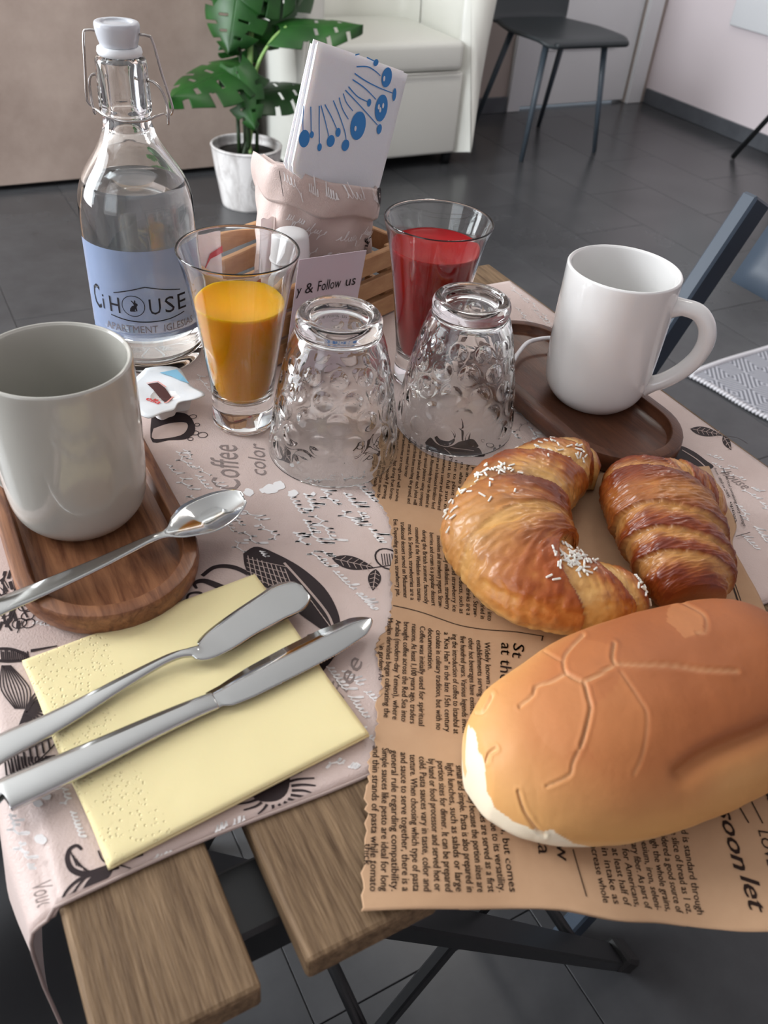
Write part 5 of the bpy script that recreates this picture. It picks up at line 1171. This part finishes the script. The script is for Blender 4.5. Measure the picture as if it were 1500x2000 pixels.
# stamp on the pot
a0 = math.atan2(-PC[1], -PC[0])+.42
def onpot(s, z): R = .0962+(z-.06)*.165+.0012; a = a0+s/.1; return (PC[0]+R*math.cos(a), PC[1]+R*math.sin(a), z)
printed('pot_stamp', [ringline((0, .098), .030, .0015, 30, .026), text2d('HOME', (-.022, .094), (.022, .094), .013), stroke([(-.02, .086), (.02, .086)], .0015, 6), stroke([(-.02, .112), (.02, .112)], .0015, 6)], onpot, mat('stamp_grey', '75706e', .7), pl)
LEAFM = mat('monstera_leaf', rough=.40, spec=.45, tex=('0f3312', '255c1e', 6, (1, 1, 1), 4, .3, .75), bump=.2, bscale=40)
STEM = mat('leaf_stalk', '7fa35c', .45); STEMD = mat('dark_stalk', '24371d', .5)
def monstera(base, tip, wid, face, droop=.12, holes=True):
    """split leaf as a thin mesh; returns verts and faces"""
    base = np.array(base, float); tip = np.array(tip, float); L = np.linalg.norm(tip-base); y = (tip-base)/L; n = np.array(face, float); n = n-y*(n@y); n /= np.linalg.norm(n); x = np.cross(y, n)
    V = []; Fc = []; nu, nvv = 100, 30
    for sd in (-1, 1):
        s0_ = len(V)
        for i in range(nu):
            t = -.10+1.10*i/(nu-1); tt = (i/(nu-1)); w_ = wid*.5*(math.sin(PI*min(1, (tt*.93+.07))**.72))**.75
            for j in range(nvv):
                s = j/(nvv-1); X = sd*w_*s; Yy = t+.18*s*(1-tt)*(.6)-.30*s*s*(1-tt)**3
                Z = -droop*L*(tt*tt)-.16*wid*s*s+.02*wid*math.sin(10*tt)*s
                V.append(base+y*Yy*L+x*X+n*Z)
        for i in range(nu-1):
            tt = i/(nu-1); c = (tt*(4.0 if sd > 0 else 3.6)) % 1.0
            for j in range(nvv-1):
                s = (j+.5)/(nvv-1)
                if .25 < tt < .90 and c < .22 and s > .62+.1*math.sin(7*tt): continue       # splits
                if holes and .2 < tt < .75 and .50 < c < .66 and .18 < s < .50: continue   # holes
                a = s0_+i*nvv+j; q = [a, a+1, a+nvv+1, a+nvv]; Fc.append(q if sd > 0 else q[::-1])
    # thickness
    k = len(V); V2 = [v-n*.0012 for v in V]; E_ = set(); G = list(Fc)+[[i+k for i in q[::-1]] for q in Fc]
    for q in Fc:
        for a_, b_ in zip(q, q[1:]+q[:1]): E_.add((a_, b_))
    for a_, b_ in E_:
        if (b_, a_) not in E_: G.append([b_, a_, a_+k, b_+k])
    return V+V2, G
def PY(x, y, Y=2.75): return at_y(x, y, Y)
cap_ = np.array([-.35, -.85, .35])
def leafset(bx, tx, wid, face, Y0=2.75, Y1=2.75, droop=.1, stalk=None, sm=STEM):
    b = PY(*bx, Y0); t_ = PY(*tx, Y1); o = obj('leaf', *monstera(b, t_, wid, face, droop), LEAFM, pl)
    st_ = stalk or [(485, 250), (485, 190)]
    P = [np.array([PC[0]+random.uniform(-.02, .02), PC[1]+random.uniform(-.02, .02), .165])]+[PY(x, y, PC[1]+(Y0-PC[1])*(i+1)/(len(st_)+1)) for i, (x, y) in enumerate(st_)]+[b]
    obj('stalk', *tube(cat(P, 24), np.linspace(.008, .0045, 24), 8), sm, pl)
leafset((462, -10), (445, 105), .20, (-.6, -.8, .1), 2.78, 2.74, .02, [(478, 240), (470, 120)], STEMD)
leafset((530, -60), (548, 95), .36, (.1, -1, .15), 2.80, 2.74, .05, [(484, 240), (490, 60), (510, -40)])
leafset((560, 52), (710, 42), .16, (.0, -.4, 1), 2.72, 2.66, .04, [(492, 240), (500, 140), (530, 80)])
leafset((470, 130), (334, 172), .20, (-.2, -.45, 1), 2.74, 2.62, .10, [(486, 250), (482, 190)], STEMD)
leafset((462, 140), (498, 250), .13, (-.3, -.9, .3), 2.70, 2.60, .05, [(486, 280), (478, 210)], STEMD)
leafset((500, 180), (612, 160), .18, (.1, -.35, 1), 2.76, 2.78, .06, [(488, 250), (495, 210)], STEMD)
leafset((490, 70), (505, 125), .22, (.1, -1, .1), 2.84, 2.84, .03, [(484, 240), (490, 140)], STEMD)
leafset((495, -70), (610, -40), .26, (.0, -.7, .7), 2.78, 2.76, .1, [(486, 240), (492, 60)])
for (x, y0_, y1_) in ((462, 310, 225), (480, 315, 220), (500, 315, 225)): obj('cane', *tube([np.array([PC[0]+(x-480)*.0016, PC[1]-.01, .160]), PY(x+2, y1_, 2.74)], .0065, 8), STEMD, pl)
